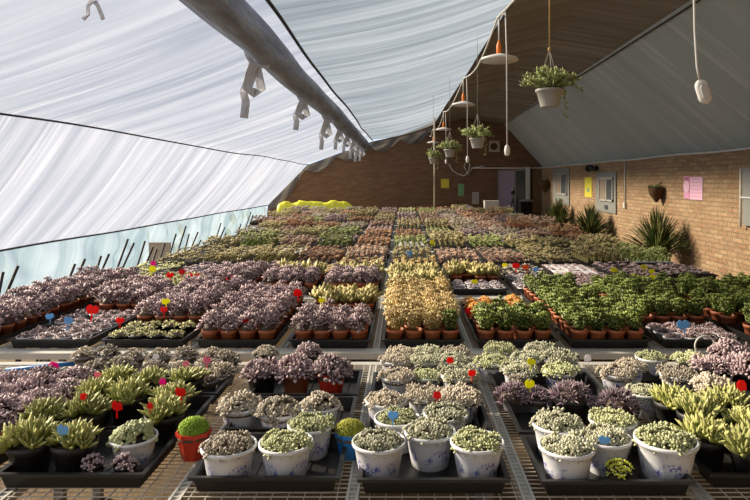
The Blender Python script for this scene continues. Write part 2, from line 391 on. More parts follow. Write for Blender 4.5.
# wires along the house (each one a trim of the shell)
def wire(name, pts, r, mat): q = MB(); q.tube(pts, r, 6); return struct(q.build(name, mat))
def along(xn, zn, xf, zf, wob, n_=60, seed=0, y0=0.3, y1=19.95):
    rr = random.Random(seed); p = [rr.uniform(0,6) for _ in range(4)]
    out = []
    for i in range(n_+1):
        y = y0+(y1-y0)*i/n_; t = (y-6.3)/13.7
        out.append((xn*(1-t)+xf*t+wob*(math.sin(y*.9+p[0])+.5*math.sin(y*2.1+p[1])), y, zn*(1-t)+zf*t+wob*(math.sin(y*.8+p[2])+.5*math.sin(y*1.7+p[3]))*.6))
    return out
wire('trim_3', along(-3.40,2.24,-3.15,2.22,.02,seed=3), .011, M['wire'])
wire('trim_4', along(-4.60,.87,-4.49,.87,.012,seed=4), .013, M['wire'])
wire('trim_5', along(-1.02,3.0,-1.02,3.0,.012,seed=5), .016, M['wire'])
wire('trim_6', along(1.13,3.50,1.0,3.50,.006,seed=6), .012, M['wire'])
wire('trim_7', along(3.03,3.52,3.33,3.53,.004,seed=7), .010, M['wire'])
# white pipe on the right wall, turning along the back wall
q = MB(); q.tube([(4.56, y, 2.10+.008*math.sin(y*2)) for y in np.linspace(.5, 19.9, 50)]+[(4.5,19.93,2.1),(2.3,19.93,2.1)], .018); tag(q.build('conduit_pipe', M['whitepipe']), 'long white pipe along the top of the brick wall, turning over the door', 'pipe')

# far away, outside: nothing but sky

# ------------------------------------------------------------------ benches
BX0, BX1, TOP = -2.66, 2.70, .80
SEAM = [-.14+.485*k for k in range(-5, 6)]
def bench_parts(L):
    parts = []
    q = MB()
    nx_ = int((BX1-BX0)/.045); ny_ = int(L/.0235)
    for i in range(nx_+1):
        x = BX0+(BX1-BX0)*i/nx_; q.box((x-.0013,0,-.0045),(x+.0013,L,-.0019))
    for j in range(ny_+1):
        y = L*j/ny_; q.box((BX0,y-.0016,-.0022),(BX1,y+.0016,0))
    parts.append(('mesh_top', q.mesh('mesh_top'), 'mesh', (0,0,0)))
    for x in SEAM:
        q = MB(); q.box((-.017,0,-.03),(-.010,L,.001)); q.box((.010,0,-.03),(.017,L,.001)); q.box((-.017,0,-.006),(.017,L,-.0046))
        parts.append(('cross_bar', q.mesh('cross_bar'), 'steel', (x,0,0)))
    for y in (0, L):
        q = MB(); q.box((BX0,-.022,-.034),(BX1,.022,.0015)); parts.append(('edge_rail', q.mesh('edge_rail'), 'steel', (0,y,0)))
    q = MB(); q.box((BX0,-.064,-.03),(BX1,-.023,.0005)); parts.append(('front_strip', q.mesh('front_strip'), 'strip', (0,0,0)))
    for x in (BX0+.05, -1.6, .4, BX1-.05):
        for y in (.06, L-.06):
            q = MB(); q.box((-.02,-.02,-TOP),(.02,.02,-.045)); parts.append(('leg', q.mesh('leg'), 'legs', (x,y,0)))
    for p in parts: p[1].materials.append(M[p[2]])
    return parts
ordn = ['first','second','third','fourth','fifth','sixth','seventh','eighth','ninth','tenth','eleventh','twelfth','thirteenth','fourteenth','fifteenth']
BY = [(1.30, 1.56)]+[(3.09+1.45*k, 1.36) for k in range(10)]
bp0 = bench_parts(1.56); bpn = bench_parts(1.36)
for i, (y, L) in enumerate(BY):
    far_ = i >= 7
    e = empty('plant_bench', (0, y, TOP), ('front' if i == 0 else ordn[i])+' galvanised mesh bench counting from the front of the greenhouse', 'bench', 'mesh benches across the greenhouse')
    for nm, me, mt, lc in (bp0 if i == 0 else bpn): 
        link(nm, me, e, lc)
    if far_:   # these reach farther toward the film
        q = MB(); q.box((BX0-.42,0,-.03),(BX0-.001,L,0)); q.build('side_shelf', M['mesh'], e)
        for yy in (.06, L-.06): q = MB(); q.box((BX0-.40,yy-.02,-TOP),(BX0-.36,yy+.02,-.03)); q.build('leg', M['legs'], e)

# ------------------------------------------------------------------ trays and pots
def tray_mesh(W, D, H=.045):
    q = MB()
    def ring(w_, d_, z): return [(-w_/2,-d_/2,z),(w_/2,-d_/2,z),(w_/2,d_/2,z),(-w_/2,d_/2,z)]
    rings = [ring(W-.03,D-.03,0), ring(W-.008,D-.008,H), ring(W+.006,D+.006,H), ring(W+.006,D+.006,H-.006), ring(W+.012,D+.012,H-.006), ring(W+.012,D+.012,H+.003), ring(W-.014,D-.014,H+.003), ring(W-.036,D-.036,.003)]
    vs = [p for r_ in rings for p in r_]
    fs = [(0,3,2,1), (28,29,30,31)]
    for k in range(7):
        for i in range(4): j = (i+1) % 4; fs.append((k*4+i, k*4+j, k*4+4+j, k*4+4+i))
    q.add(vs, fs)
    n_ = int(W/.05)
    for i in range(1, n_):   # ribs moulded in the floor
        x = -W/2+W*i/n_; q.box((x-.002,-D/2+.02,.002),(x+.002,D/2-.02,.006))
    me = q.mesh('nursery_tray'); me.materials.append(M['tray']); return me
T_small = tray_mesh(.415, .318); T_big = tray_mesh(.415, .64); T_front = tray_mesh(.41, .29)

def pot_mesh(Rr, H, kind):
    q = MB(); rb = Rr*.68
    if kind in ('white', 'whitebig'):
        pr = [(rb,0),(rb+.002,.003),(Rr*.80,H*.42),(Rr*.88,H*.78),(Rr*.885,H*.785),(Rr*.90,H*.80),(Rr*.93,H-.012),(Rr*.99,H-.010),(Rr,H-.005),(Rr*.985,H),(Rr*.93,H),(Rr*.90,H-.008),(Rr*.80,H*.6),(rb*.96,.006),(0.0001,.006)]
        n_ = 32
    elif kind == 'hex':
        pr = [(rb,0),(Rr*.92,H*.86),(Rr,H*.86),(Rr,H),(Rr*.92,H),(Rr*.86,H-.02),(rb*.9,.005),(.0001,.005)]; n_ = 8
    else:
        pr = [(rb,0),(Rr*.90,H*.80),(Rr*.97,H*.80),(Rr,H),(Rr*.94,H),(Rr*.90,H-.008),(rb*.9,.005),(.0001,.005)]; n_ = 20
    q.lathe(pr, n_, smooth=(kind != 'hex'))
    return q.mesh('pot')
def soil_mesh(Rr, z):
    q = MB(); q.lathe([(Rr,z-.01),(Rr,z),(Rr*.5,z+.006),(.0001,z+.008)], 16); return q.mesh('soil')

# ------------------------------------------------------------------ leaves
def leaf_template(kind, hi=True):
    if kind == 'spat': w_ = [(0,.25),(.35,.55),(.70,1.0),(.90,.72)]
    elif kind == 'round': w_ = [(0,.35),(.35,.8),(.68,1.0),(.90,.72)]
    else: w_ = [(0,.75),(.30,1.0),(.65,.62),(.88,.25)]
    if not hi: w_ = [w_[0], w_[2] if kind != 'point' else w_[1]]
    vs = []; ts = []
    for t, w in w_:
        k = .5*w
        if hi: vs += [(-k,t,.06),(0,t,-.30*w if True else 0),(k,t,.06),(0,t,.18*w)]; ts += [t]*4
        else: vs += [(-k,t,.05),(k,t,.05),(0,t,-.25*w)]; ts += [t]*3
    m_ = 4 if hi else 3; fs = []
    for k in range(len(w_)-1):
        for i in range(m_): j = (i+1) % m_; fs.append((k*m_+i, (k+1)*m_+i, (k+1)*m_+j, k*m_+j))
    tip = len(vs); vs.append((0,1,0)); ts.append(1.0); b_ = (len(w_)-1)*m_
    for i in range(m_): fs.append((b_+i, tip, b_+(i+1) % m_))
    return np.array(vs), np.array(ts), fs
TPL = {(k, h): leaf_template(k, h) for k in ('spat','round','point') for h in (True, False)}
def leaf(mb, base, d, nrm, L, W, kind, hi=True, th=1.0, curl=.15, v=.5, tipf=1.0):
    vs, ts, fs = TPL[(kind, hi)]
    d = d/np.linalg.norm(d); nn = nrm-d*np.dot(nrm, d); l_ = np.linalg.norm(nn)
    nn = nn/l_ if l_ > 1e-6 else np.array([0,0,1.0]); xx = np.cross(d, nn)
    P = base+np.outer(vs[:,0]*W, xx)+np.outer(vs[:,1]*L, d)+np.outer(vs[:,2]*W*th+curl*L*ts**2, nn)
    mb.add(P.tolist(), fs, 0, [(v, (t**2.2)*tipf, 0) for t in ts], True)
def rosette(mb, c, nrm, rad, n_, kind, rr, hi=True, wr=.42, th=1.0, e0=12, e1=78, curl=.18, tipf=1.0, v0=None):
    nrm = np.array(nrm, float); nrm /= np.linalg.norm(nrm)
    a_ = np.cross(nrm, [0.3,.9,.2]); a_ /= np.linalg.norm(a_); b_ = np.cross(nrm, a_); ph = rr.uniform(0,6)
    vb = rr.random() if v0 is None else v0
    for i in range(n_):
        f = (i+.5)/n_; az = ph+i*2.39996+rr.uniform(-.15,.15); el = math.radians(e0+(e1-e0)*f**.8+rr.uniform(-6,6))
        rd = a_*math.cos(az)+b_*math.sin(az)
        d = nrm*math.cos(el)+rd*math.sin(el); L = rad*(.50+.55*f)*rr.uniform(.88,1.1)
        leaf(mb, np.array(c)+rd*rad*.05, d, nrm*math.sin(el)-rd*math.cos(el)+nrm*.01, L, L*wr, kind, hi, th, curl, min(1,max(0,vb*.6+rr.random()*.4)), tipf)
def fib(n_, Rr, H, rr, jit=.15, edge=1.0):
    for i in range(n_):
        r = math.sqrt((i+.5)/n_)*edge; a = i*2.39996+rr.uniform(-jit,jit)
        x, y = Rr*r*math.cos(a), Rr*r*math.sin(a); z = H*(1-r*r)
        yield x, y, z, r, a
def dome(rad, H, n_, ros, leaves, kind='spat', hi=True, seed=0, wr=.42, th=1.2, over=1.0, stem=0, jz=.006, e1=78, lift=.0, tipf=1.0):
    """low clump of rosettes over a pot of the given radius"""
    rr = random.Random(seed); q = MB()
    core = MB(); 
    q.lathe([(rad*.8,-.012),(rad*.82,-.002),(rad*.7,H*.30),(rad*.45,H*.6),(.0001,H*.7)], 14)
    for k in range(len(q.c)): q.c[k] = (0,0,1)
    for x, y, z, r, a in fib(n_, rad*over, H, rr):
        nr = (x/rad*.9, y/rad*.9, 1.0-.45*r)
        rosette(q, (x+rr.uniform(-.004,.004), y+rr.uniform(-.004,.004), z+rr.uniform(-jz,jz)+lift), nr, ros*rr.uniform(.8,1.2), leaves, kind, rr, hi, wr, th, e1=e1, tipf=tipf)
    return q.mesh('foliage')
def shrub(rad, H, n_, L, seed=0, kind='round', hi=False, pairs=5, wr=.6, spread=1.2, top=7):
    """branching succulent shrub: stems with leaf pairs and a tuft at the top"""
    rr = random.Random(seed); q = MB()
    for x, y, z, r, a in fib(n_, 1, 1, rr, .4):
        tip = np.array((x*rad*spread, y*rad*spread, H*(.55+.45*z)*rr.uniform(.85,1.08))); base = np.array((x*rad*.35, y*rad*.35, -.01))
        q.tube([tuple(base), tuple(base*.4+tip*.6+np.array((0,0,.1*H))), tuple(tip)], [.003,.0025,.002], 4)
        d = tip-base; d /= np.linalg.norm(d)
        for k in range(pairs):
            t = .35+.6*k/pairs; p = base*(1-t)+tip*t; az = k*1.57+rr.random()
            for s_ in (0, PI):
                rd = np.array((math.cos(az+s_), math.sin(az+s_), .5)); leaf(q, p, rd, np.array((0,0,1.0)), L*rr.uniform(.7,1), L*wr, kind, hi, .8, .1, rr.random())
        rosette(q, tip, d+np.array((0,0,.4)), L*1.0, top, kind, rr, hi, wr, .8, e0=10, e1=70)
    return q.mesh('foliage')
def spiky(rad, n_, ros, leaves, seed=0, H=.02, wr=.24, hi=True, e1=62, kind='point'):
    rr = random.Random(seed); q = MB()
    for x, y, z, r, a in fib(n_, rad*.72, H, rr):
        rosette(q, (x,y,z), (x/rad*.8,y/rad*.8,1), ros*rr.uniform(.85,1.15), leaves, kind, rr, hi, wr, 1.3, e0=4, e1=e1, curl=.12, tipf=.8)
    return q.mesh('foliage')
def moss(rad, H, n_=420, L=.009, seed=0):
    rr = random.Random(seed); q = MB()
    q.lathe([(rad*.96,-.01),(rad,H*.15),(rad*.86,H*.6),(rad*.5,H*.92),(.0001,H)], 18)
    for k in range(len(q.c)): q.c[k] = (.1,0,0)
    for x, y, z, r, a in fib(n_, rad*1.02, 1, rr):
        p = np.array((x, y, H*math.sqrt(max(0,1-r**2.4)))); nr = np.array((x/rad, y/rad, .7))
        for _ in range(3):
            leaf(q, p, nr+np.array([rr.uniform(-.8,.8) for _ in range(3)]), nr, L*rr.uniform(.7,1.3), L*.3, 'point', False, 1, .1, rr.random())
    return q.mesh('foliage')
def use(me, matkey):
    me = me.copy(); me.materials.clear(); me.materials.append(LM[matkey]); return me

BIG = {}
for s_ in range(4):
    a = dome(.072, .011, 46, .0195, 13, 'spat', True, 10+s_, wr=.5, th=1.5, over=.98, jz=.008)
    for k in ('pale','palegrn','chalk'): BIG.setdefault(k, []).append(use(a, k))
for s_ in range(3):
    a = dome(.066, .032, 22, .034, 14, 'spat', True, 30+s_, wr=.42, th=1.2, over=1.05, jz=.012); BIG.setdefault('mauve', []).append(use(a,'mauve'))
    a = dome(.064, .024, 26, .024, 12, 'round', True, 34+s_, wr=.6, th=1.6, over=1.0, jz=.012); BIG.setdefault('chalkrose', []).append(use(a,'chalk'))
    a = spiky(.072, 9, .058, 16, 40+s_, H=.018, wr=.42, e1=54); BIG.setdefault('haw', []).append(use(a,'haw'))
    a = dome(.066, .045, 22, .030, 12, 'point', True, 46+s_, wr=.30, th=1.5, over=1.05, e1=66); BIG.setdefault('darkmauve', []).append(use(a,'darkmauve'))
BIG['chunk'] = [use(dome(.064,.028,15,.032,15,'round',True,50,wr=.62,th=2.0,over=.92,jz=.010),'chunk')]
BIG['moss'] = [use(moss(.046,.040,seed=3),'moss')]; BIG['mossy2'] = [use(moss(.046,.034,seed=4),'mossy2')]
BIG['grey'] = [use(dome(.048,.03,12,.024,10,'spat',True,60+s_,over=1.0),'chalk') for s_ in range(2)]
BIG['smallmauve'] = [use(dome(.030,.022,9,.018,9,'round',True,64,wr=.6,th=2),'mauve')]
BIG['bloom'] = [use(dome(.032,.014,26,.010,7,'round',True,66,wr=.6,th=1),'flower_y')]
MID = {}
for s_ in range(4):
    a = dome(.050, .060, 14, .034, 11, 'spat', False, 70+s_, wr=.36, over=1.0, jz=.016, lift=.022); MID.setdefault('mauve', []).append(use(a,'mauve'))
    a = shrub(.048, .082+.008*s_, 15, .026, 80+s_, wr=.62, pairs=4, spread=1.0); MID.setdefault('jade', []).append(use(a,'jade'))
    a = shrub(.055, .125, 15, .028, 85+s_, wr=.5, pairs=4); MID.setdefault('gold', []).append(use(a,'gold'))
    a = dome(.046, .018, 12, .018, 8, 'spat', False, 90+s_, wr=.5); MID.setdefault('low', []).append(use(a,'chalk')); MID.setdefault('yellowlow', []).append(use(a,'yellowlow')); MID.setdefault('lilac', []).append(use(a,'lilac')); MID.setdefault('darkmauve', []).append(use(a,'mauve'))
    MID.setdefault('pinklow', []).append(use(a,'mauve'))
    a = spiky(.05, 4, .085, 9, 95+s_, wr=.42, hi=False, kind='round', e1=42); MID.setdefault('aeon', []).append(use(a,'aeon'))
    MID.setdefault('orange', []).append(use(dome(.046,.035,14,.020,8,'round',False,99+s_,wr=.6,lift=.01),'flower_o'))
POT = {}
for k, (Rr, H, kd, mt) in dict(white=(.080,.106,'white','paint_pot'), whites=(.066,.080,'white','paint_pot'), black=(.066,.095,'round','black_pot'), terrabig=(.064,.09,'round','terra'), red=(.055,.085,'hex','red_pot'),
        blue=(.050,.080,'hex','blue_pot'), grey=(.050,.055,'round','grey_pot'), tiny=(.031,.050,'round','black_pot'), terra=(.048,.088,'round','terra'), blackm=(.046,.06,'round','black_pot'), whitem=(.047,.05,'round','white_pot'), redm=(.048,.075,'round','red_pot')).items():
    me = pot_mesh(Rr, H, kd); me.materials.append(M[mt])
    so = soil_mesh(Rr*.90, H-.012); so.materials.append(M['soil']); POT[k] = (me, so, Rr, H)
def potted(name, x, y, z, potk, fol, label, cat, group, rr=R, sc_=1.0, soil=True):
    me, so, Rr, H = POT[potk]
    e = empty(name, (x,y,z), label, cat, group, rr.uniform(0,6.28))
    e.scale = (sc_,)*3
    link('pot', me, e)
    if soil: link('soil', so, e)
    f = link('foliage', fol, e, (0,0,H-.006)); s_ = rr.uniform(.93,1.07); f.scale = (s_, s_, s_*rr.uniform(.9,1.12))
    return e
TZ = TOP+.0035      # inside a tray
# -------- front bench: trays, then pots listed by what the photo shows
ftrays = [ # x centre, y front, mesh, label
 (-.935,1.70,'black tray under the two black-potted yellow-green succulents and tiny mauve pots'),
 (-.93,2.02,'black tray behind the tiny mauve pots, under yellow-green pointed plants'),
 (-.385,1.68,'black tray holding four white pots beside the red pot'),
 (-.385,2.01,'black tray of knobbly chalky plants behind the four-pot tray'),
 (-.385,2.33,'black tray of large mauve rosettes beside the empty mesh strip'),
 (.085,1.67,'black tray under the three central blue-sprigged pots, at the bench edge'),
 (.085,1.985,'second black tray back in the central column of white pots'),
 (.085,2.30,'hindmost black tray in the central column of white pots'),
 (.590,1.66,'black tray of white pots with the tiny yellow-flowering pot in it'),
 (.590,1.985,'black tray under black-potted dark mauve plants behind the yellow-flowering pot'),
 (.575,2.30,'black tray of white pots beside yellow tags at the back of the front bench'),
 (1.07,1.70,'black tray under the pointed yellow-green plants in black pots, at the bench corner'),
 (1.07,2.02,'black tray of pointed yellow-green plants beside the white-potted ones'),
 (1.07,2.34,'hindmost black tray beside the heap of big mauve rosettes'),
 (-1.42,1.70,'black tray at the picture edge beside the yellow-green tray'),
 (-1.42,2.02,'black tray of purple rosettes by the picture edge, second one back'),
 (-1.42,2.34,'hindmost black tray of purple rosettes near the blue stick'),
 (-.93,2.34,'long black tray rim under grey pots and a pink tag'),
 (1.55,2.30,'black tray under the large mauve rosettes in the picture corner'),
]
for x, y, lb in ftrays:
    t = link('nursery_tray', T_front, None, (x, y+.13, TOP+.001)); tag(t, lb, 'tray', 'black trays on the front bench')
def rimpos(u, v, H):   # where a pot stands whose rim centre shows at (u, v)
    Y = (CZ-TZ-H)*F/(v-VY); return (u-VX)*Y/F, Y
def P(u, v, potk, folk, label, sc_=1.0, name='potted_succulent', i=0, base=TZ, cat='potted plant', group='potted succulents on the front bench'):
    H = POT[potk][3]*sc_; x, y = rimpos(u, v, H)
    o_ = potted(name, x, y, base, potk, BIG[folk][i % len(BIG[folk])], label, cat, group, sc_=sc_)
    PLACED.append((o_, POT[potk][2]*sc_)); return o_
PLACED = []
# central column (white pots)
W = 'white'
P(379,440,W,'pale','frosted grey-green clump in a white blue-sprigged pot, nearest the blue pot', i=0)
P(429,429,W,'pale','grey-green clump in the white pot wedged between two at the bench edge', i=1)
P(477,440,W,'palegrn','yellowish-green clump in white pot with big violet sprig, beside the wide steel strip', i=2)
P(398,417,W,'palegrn','fresh green clump just behind the pot nearest the blue pot', i=3, sc_=.95)
P(446,412,W,'pale','sage clump behind the wedged central pot, in front of the second row', i=0, sc_=.95)
P(386,399,'white','chalk','brownish-grey clump with a pale blue tag, in the central column', i=1, sc_=.92)
P(424,394,'whites','chalk','beige clump beneath the small red tag, middle of the central column', i=2)
P(460,395,'whites','chalk','dusty beige clump beside the red tag, toward the steel strip', i=3, sc_=1.1)
P(397,375,'whites','chalk','ash-grey clump in plain white pot, fourth back next to the mesh strip', i=0, sc_=1.05)
P(429,375,'whites','palegrn','small yellowish clump between two greyer ones, fourth row of central column', i=1, sc_=.9)
P(457,373,'whites','pale','pale clump in white pot under the tall red tag', i=2, sc_=1.15)
P(395,359,'whites','chalk','grey clump second from last beside the empty mesh strip', i=3)
P(425,359,'whites','pale','green-grey clump in a small pot, fifth row centre of the central column', i=0)
P(452,358,'whites','pale','dark sage clump at the far end beside the red label', i=1)
P(402,352,'whites','chalk','hindmost beige clump in the central column, by the mesh strip', i=2, sc_=.95)
P(430,352,'whites','pale','hindmost green-grey clump in the middle of the central column', i=3, sc_=.95)
P(452,352,'whites','chalk','hindmost brown-grey clump of the central column, by the steel strip', i=0, sc_=.95)
# four-pot tray, second column from red pot
P(229,444,W,'chalk','wide beige crumbly clump in white pot right beside the red pot', i=1)
P(286,441,W,'palegrn','lime-tinted clump in white blue-sprigged pot at the tray front, next to the beige one', i=2, sc_=1.0)
P(311,423,W,'palegrn','light green clump in white pot behind the lime-tinted one, near the blue pot', i=0, sc_=.93)
P(240,405,'whites','chalkrose','knobbly chalky plant in white pot between red pot and mauve rosettes', i=0, sc_=1.05)
P(279,410,'whites','chalkrose','knobbly grey plant in the middle, between two other knobbly ones', i=1, sc_=1.05)
P(319,404,'white','chalkrose','biggest knobbly cream plant in white pot above the blue pot', i=2, sc_=.9)
P(262,371,'black','mauve','violet-grey rosette clump in black pot, beside the magenta-tagged one', i=0)
P(296,371,'terrabig','mauve','mauve rosette clump carrying the magenta tag', i=1)
P(331,371,'red','mauve','pinkish rosette clump in red pot at the mesh strip', i=2, sc_=1.15)
P(266,352,'black','chalkrose','beige-green plant behind the violet-grey rosettes', i=0, sc_=.8)
P(308,352,'black','mauve','small mauve plant behind the magenta tag, last before the aisle', i=1, sc_=.8)
P(350,430,'blue','mossy2','olive moss mound in a faceted blue pot standing on the mesh', base=TOP+.001, cat='potted moss')
P(194,429,'red','moss','bright green moss mound in a faceted red pot standing on the mesh', base=TOP+.001, cat='potted moss')
# yellow-green tray
P(31,441,'black','haw','pointed yellow-green plant in black pot at the tray corner nearest the picture edge', i=0)
P(76,441,'black','haw','pointed yellow-green plant in black pot with a pale blue tag', i=1)
P(134,436,'white','chunk','plump bright green rosettes in a white pot above the tiny mauve pots', i=0, sc_=.86)
P(92,463,'tiny','smallmauve','tiny mauve rosettes in a small black pot, under the pale blue tag', i=0)
P(125,464,'tiny','smallmauve','tiny mauve rosettes in a small black pot, in front of the white pot', i=0)
for k, (u, v, lb) in enumerate([(46,415,'yellow-green rosettes behind the corner black pot, at the purple plants'),(86,412,'yellow-green rosettes just behind the pale blue tag'),(165,413,'loose green rosettes between the white pot and the red moss pot'),
        (90,394,'yellow-green rosettes beside a red tag and the purple plants'),(124,396,'yellow-green rosettes in front of the red tag cluster'),(172,397,'yellow-green rosettes under the bright red tag by the moss pot'),
        (118,378,'tall green-gold rosettes behind the red tag cluster'),(150,381,'green-gold rosettes below the rose-pink tag'),(188,378,'tall upright green rosettes at the tray edge beyond the bright red tag')]):
    P(u, v, 'black', 'haw', lb, i=k, sc_=.98)
# grey low pots behind
gl_ = [('ash-grey sprigs in a small grey pot ',)]
spots = [(96,361,'carrying the magenta tag'),(122,358,'beside the magenta tag'),(84,349,'nearest the dark bench prop'),(108,348,'behind the magenta tag'),(134,350,'at the tray edge before the pink tags'),
 (155,362,'in the tray corner under the rose-pink tag'),(181,362,'between two tray rims'),(207,360,'in front of the tall pink tag'),(160,350,'beside the white marker'),(186,349,'under the pale pink tag'),(212,349,'under the tall pink tag'),(228,353,'at the mesh strip by the mauve clumps'),(205,374,'beside the upright green rosettes'),(224,366,'at the tray rim by the knobbly plants')]
for k, (u, v, lb) in enumerate(spots):
    P(u, v+6, 'grey', 'grey', 'ash-grey sprigs in a small grey pot, '+lb, i=k)
# purple plants at the picture edge
for k, (u, v, lb) in enumerate([(-8,428,'dark-potted mauve plant cut by the picture edge, frontmost'),(6,408,'mauve rosettes at the picture edge behind the dark-potted one'),(36,402,'large mauve rosettes directly behind the corner black pot'),(6,396,'mauve rosettes at the picture edge, third back'),(38,393,'big open mauve rosettes in a red-brown pot'),(68,395,'mauve rosettes touching the yellow-green ones'),(14,382,'purple rosettes fourth back at the picture edge'),(44,381,'purple rosettes below the ash-grey sprigs'),(70,380,'violet rosettes below the magenta tag')]):
    P(u, v, 'terrabig', 'mauve' if k else 'darkmauve', lb, i=k, sc_=.97)
# right-hand groups
P(563,426,W,'pale','grey-green clump in white pot standing behind the corner one, by the steel strip', i=1)
P(570,443,W,'pale','grey-green clump in blue-sprigged white pot at the tray corner, left of the yellow blooms', i=0)
P(613,440,W,'pale','small-headed clump with a blue tag, behind the yellow blooms', i=3, sc_=.95)
P(656,437,W,'palegrn','largest light green clump in white pot, between yellow blooms and the black pots', i=2, sc_=1.12)
P(612,421,W,'palegrn','grass-green clump behind the blue-tagged one', i=0, sc_=.95)
P(622,472,'tiny','bloom','tiny black pot of bright yellow blooms at the tray front', i=0, sc_=1.15)
P(620,405,'black','darkmauve','dark rosy rosettes behind the grass-green clump', i=0)
P(572,396,'black','darkmauve','dark rosy rosettes in black pot with a white tag', i=1, sc_=1.0)
P(538,398,'grey','darkmauve','flat brown-mauve rosettes beneath the lower yellow tag', i=2, sc_=.9)
P(512,396,'grey','darkmauve','flat brown-mauve rosettes in a pale pot at the tray corner', i=0, sc_=.9)
P(520,382,'grey','grey','low greyish rosettes behind the brown-mauve ones', i=1)
P(519,370,'whites','pale','sage clump in white pot near the yellow tag, beside the steel strip', i=2, sc_=1.05)
P(560,370,'whites','palegrn','mint clump in white pot beside the white marker', i=3, sc_=1.05)
P(492,360,'whites','palegrn','green clump in white blue-sprigged pot at the steel strip, rear', i=1, sc_=1.05)
P(528,357,'whites','pale','green-grey clump behind the upper yellow tag', i=2)
P(558,357,'whites','pale','wide sage clump behind the mint one', i=3, sc_=1.1)
P(500,348,'whites','palegrn','hindmost green clump beside the steel strip', i=0)
P(540,348,'whites','pale','hindmost sage clump near the white marker', i=1, sc_=1.1)
P(645,391,'white','pale','tall olive-grey clump in white pot, beside the pointed black-potted plants', i=2, sc_=.85)
P(617,372,'whites','chalk','beige clump in white pot at the tray corner past the white marker', i=0, sc_=1.05)
P(633,364,'whites','chalk','beige clump squeezed behind the olive-grey one', i=1, sc_=.9)
P(649,357,'white','palegrn','flat green clump in a white pot, rear of the tray past the marker', i=3, sc_=.85)
P(678,373,'whites','chalk','dusty pink-grey clump in white pot', i=2, sc_=1.1)
P(690,358,'whites','palegrn','light green clump next to the big mauve heap', i=0, sc_=1.0)
P(712,386,'black','chalkrose','chunky cream-green knobbly plant above the pointed ones', i=1, sc_=1.05)
for k, (u, v, lb) in enumerate([(676,403,'pointed yellow-green plant in black pot beside the olive-grey clump'),(694,409,'pointed yellow-green plant in the broad black pot, middle of its tray'),(727,404,'pointed yellow-green plant under the red tag'),
        (714,438,'narrow black pot of pointed leaves, left of the corner one'),(742,445,'pointed yellow-green plant in the black pot at the corner of the bench'),(748,424,'pointed plant at the picture edge behind the corner one')]):
    P(u, v, 'black', 'haw', lb, i=k, sc_=.98 if k != 1 else 1.1)
for k, (u, v, lb) in enumerate([(716,366,'big mauve rosettes with a wire ring beside them'),(746,370,'big mauve rosettes in black pot at the picture edge'),(732,354,'big mauve rosettes at the rear of the corner heap'),(764,358,'big mauve rosettes behind the picture-edge one')]):
    P(u, v, 'black', 'mauve', lb, i=k, sc_=1.05)

# nudge neighbouring pots until their rims no longer cross
for _ in range(60):
    for i in range(len(PLACED)):
        for j in range(i):
            a, b_ = PLACED[i], PLACED[j]
            dx, dy = a[0].location.x-b_[0].location.x, a[0].location.y-b_[0].location.y; d_ = math.hypot(dx, dy) or 1e-4; m_ = .97*(a[1]+b_[1])
            if d_ < m_:
                k = (m_-d_)/2/d_
                a[0].location.x += dx*k; a[0].location.y += dy*k; b_[0].location.x -= dx*k; b_[0].location.y -= dy*k
    for o_, r_ in PLACED:
        if o_.location.y-r_*.8 < 1.665: o_.location.y = 1.665+r_*.8
# -------- benches one and two: every pot by itself
KIND = { # name, foliage, pot, words, label look
 'm': ('potted_echeveria','mauve','terra','mauve plant in terracotta pot'),
 'j': ('potted_jade_plant','jade','terra','green jade plant in terracotta pot'),
 'g': ('potted_golden_succulent','gold','terra','golden leafy succulent in terracotta pot'),
 'l': ('potted_stonecrop','low','whitem','low chalky plant in white pot'),
 'y': ('potted_stonecrop','yellowlow','blackm','low yellow-green plant in black pot'),
 'i': ('potted_stonecrop','lilac','whitem','low lilac plant in white pot'),
 'd': ('potted_stonecrop','darkmauve','whitem','small mauve-grey plant in white pot'),
 'p': ('potted_stonecrop','pinklow','blackm','low pinkish plant in black pot'),
 'a': ('potted_aeonium','aeon','terra','tall olive-gold plant in terracotta pot'),
 'o': ('potted_orange_bloom','orange','blackm','orange-flowering plant in black pot'),
 'r': ('potted_echeveria','mauve','redm','mauve plant in red pot'),
}
COLX = [-.38+.485*k for k in range(-4, 7)]     # 11 columns, -2.32 .. 2.53
ORD = ordn
L1 = { # column index -> kinds by tray, front to back
 1:'mmmm', 2:'mmmm', 3:'ddmm', 4:'ymmm', 5:'mmm', 6:'mla', 7:'ggg', 8:'joo', 9:'jjjj', 10:'djjj', 11:'jjjj', 12:'jjjj'}
L2 = {0:'mm', 1:'mm', 2:'my', 3:'yy', 4:'mr', 5:'ma', 6:'ma', 7:'aa', 8:'ia', 9:'ii', 10:'pp', 11:'pp', 12:'p'}
def seen(x, y): return -40 < VX+F*x/y < 790
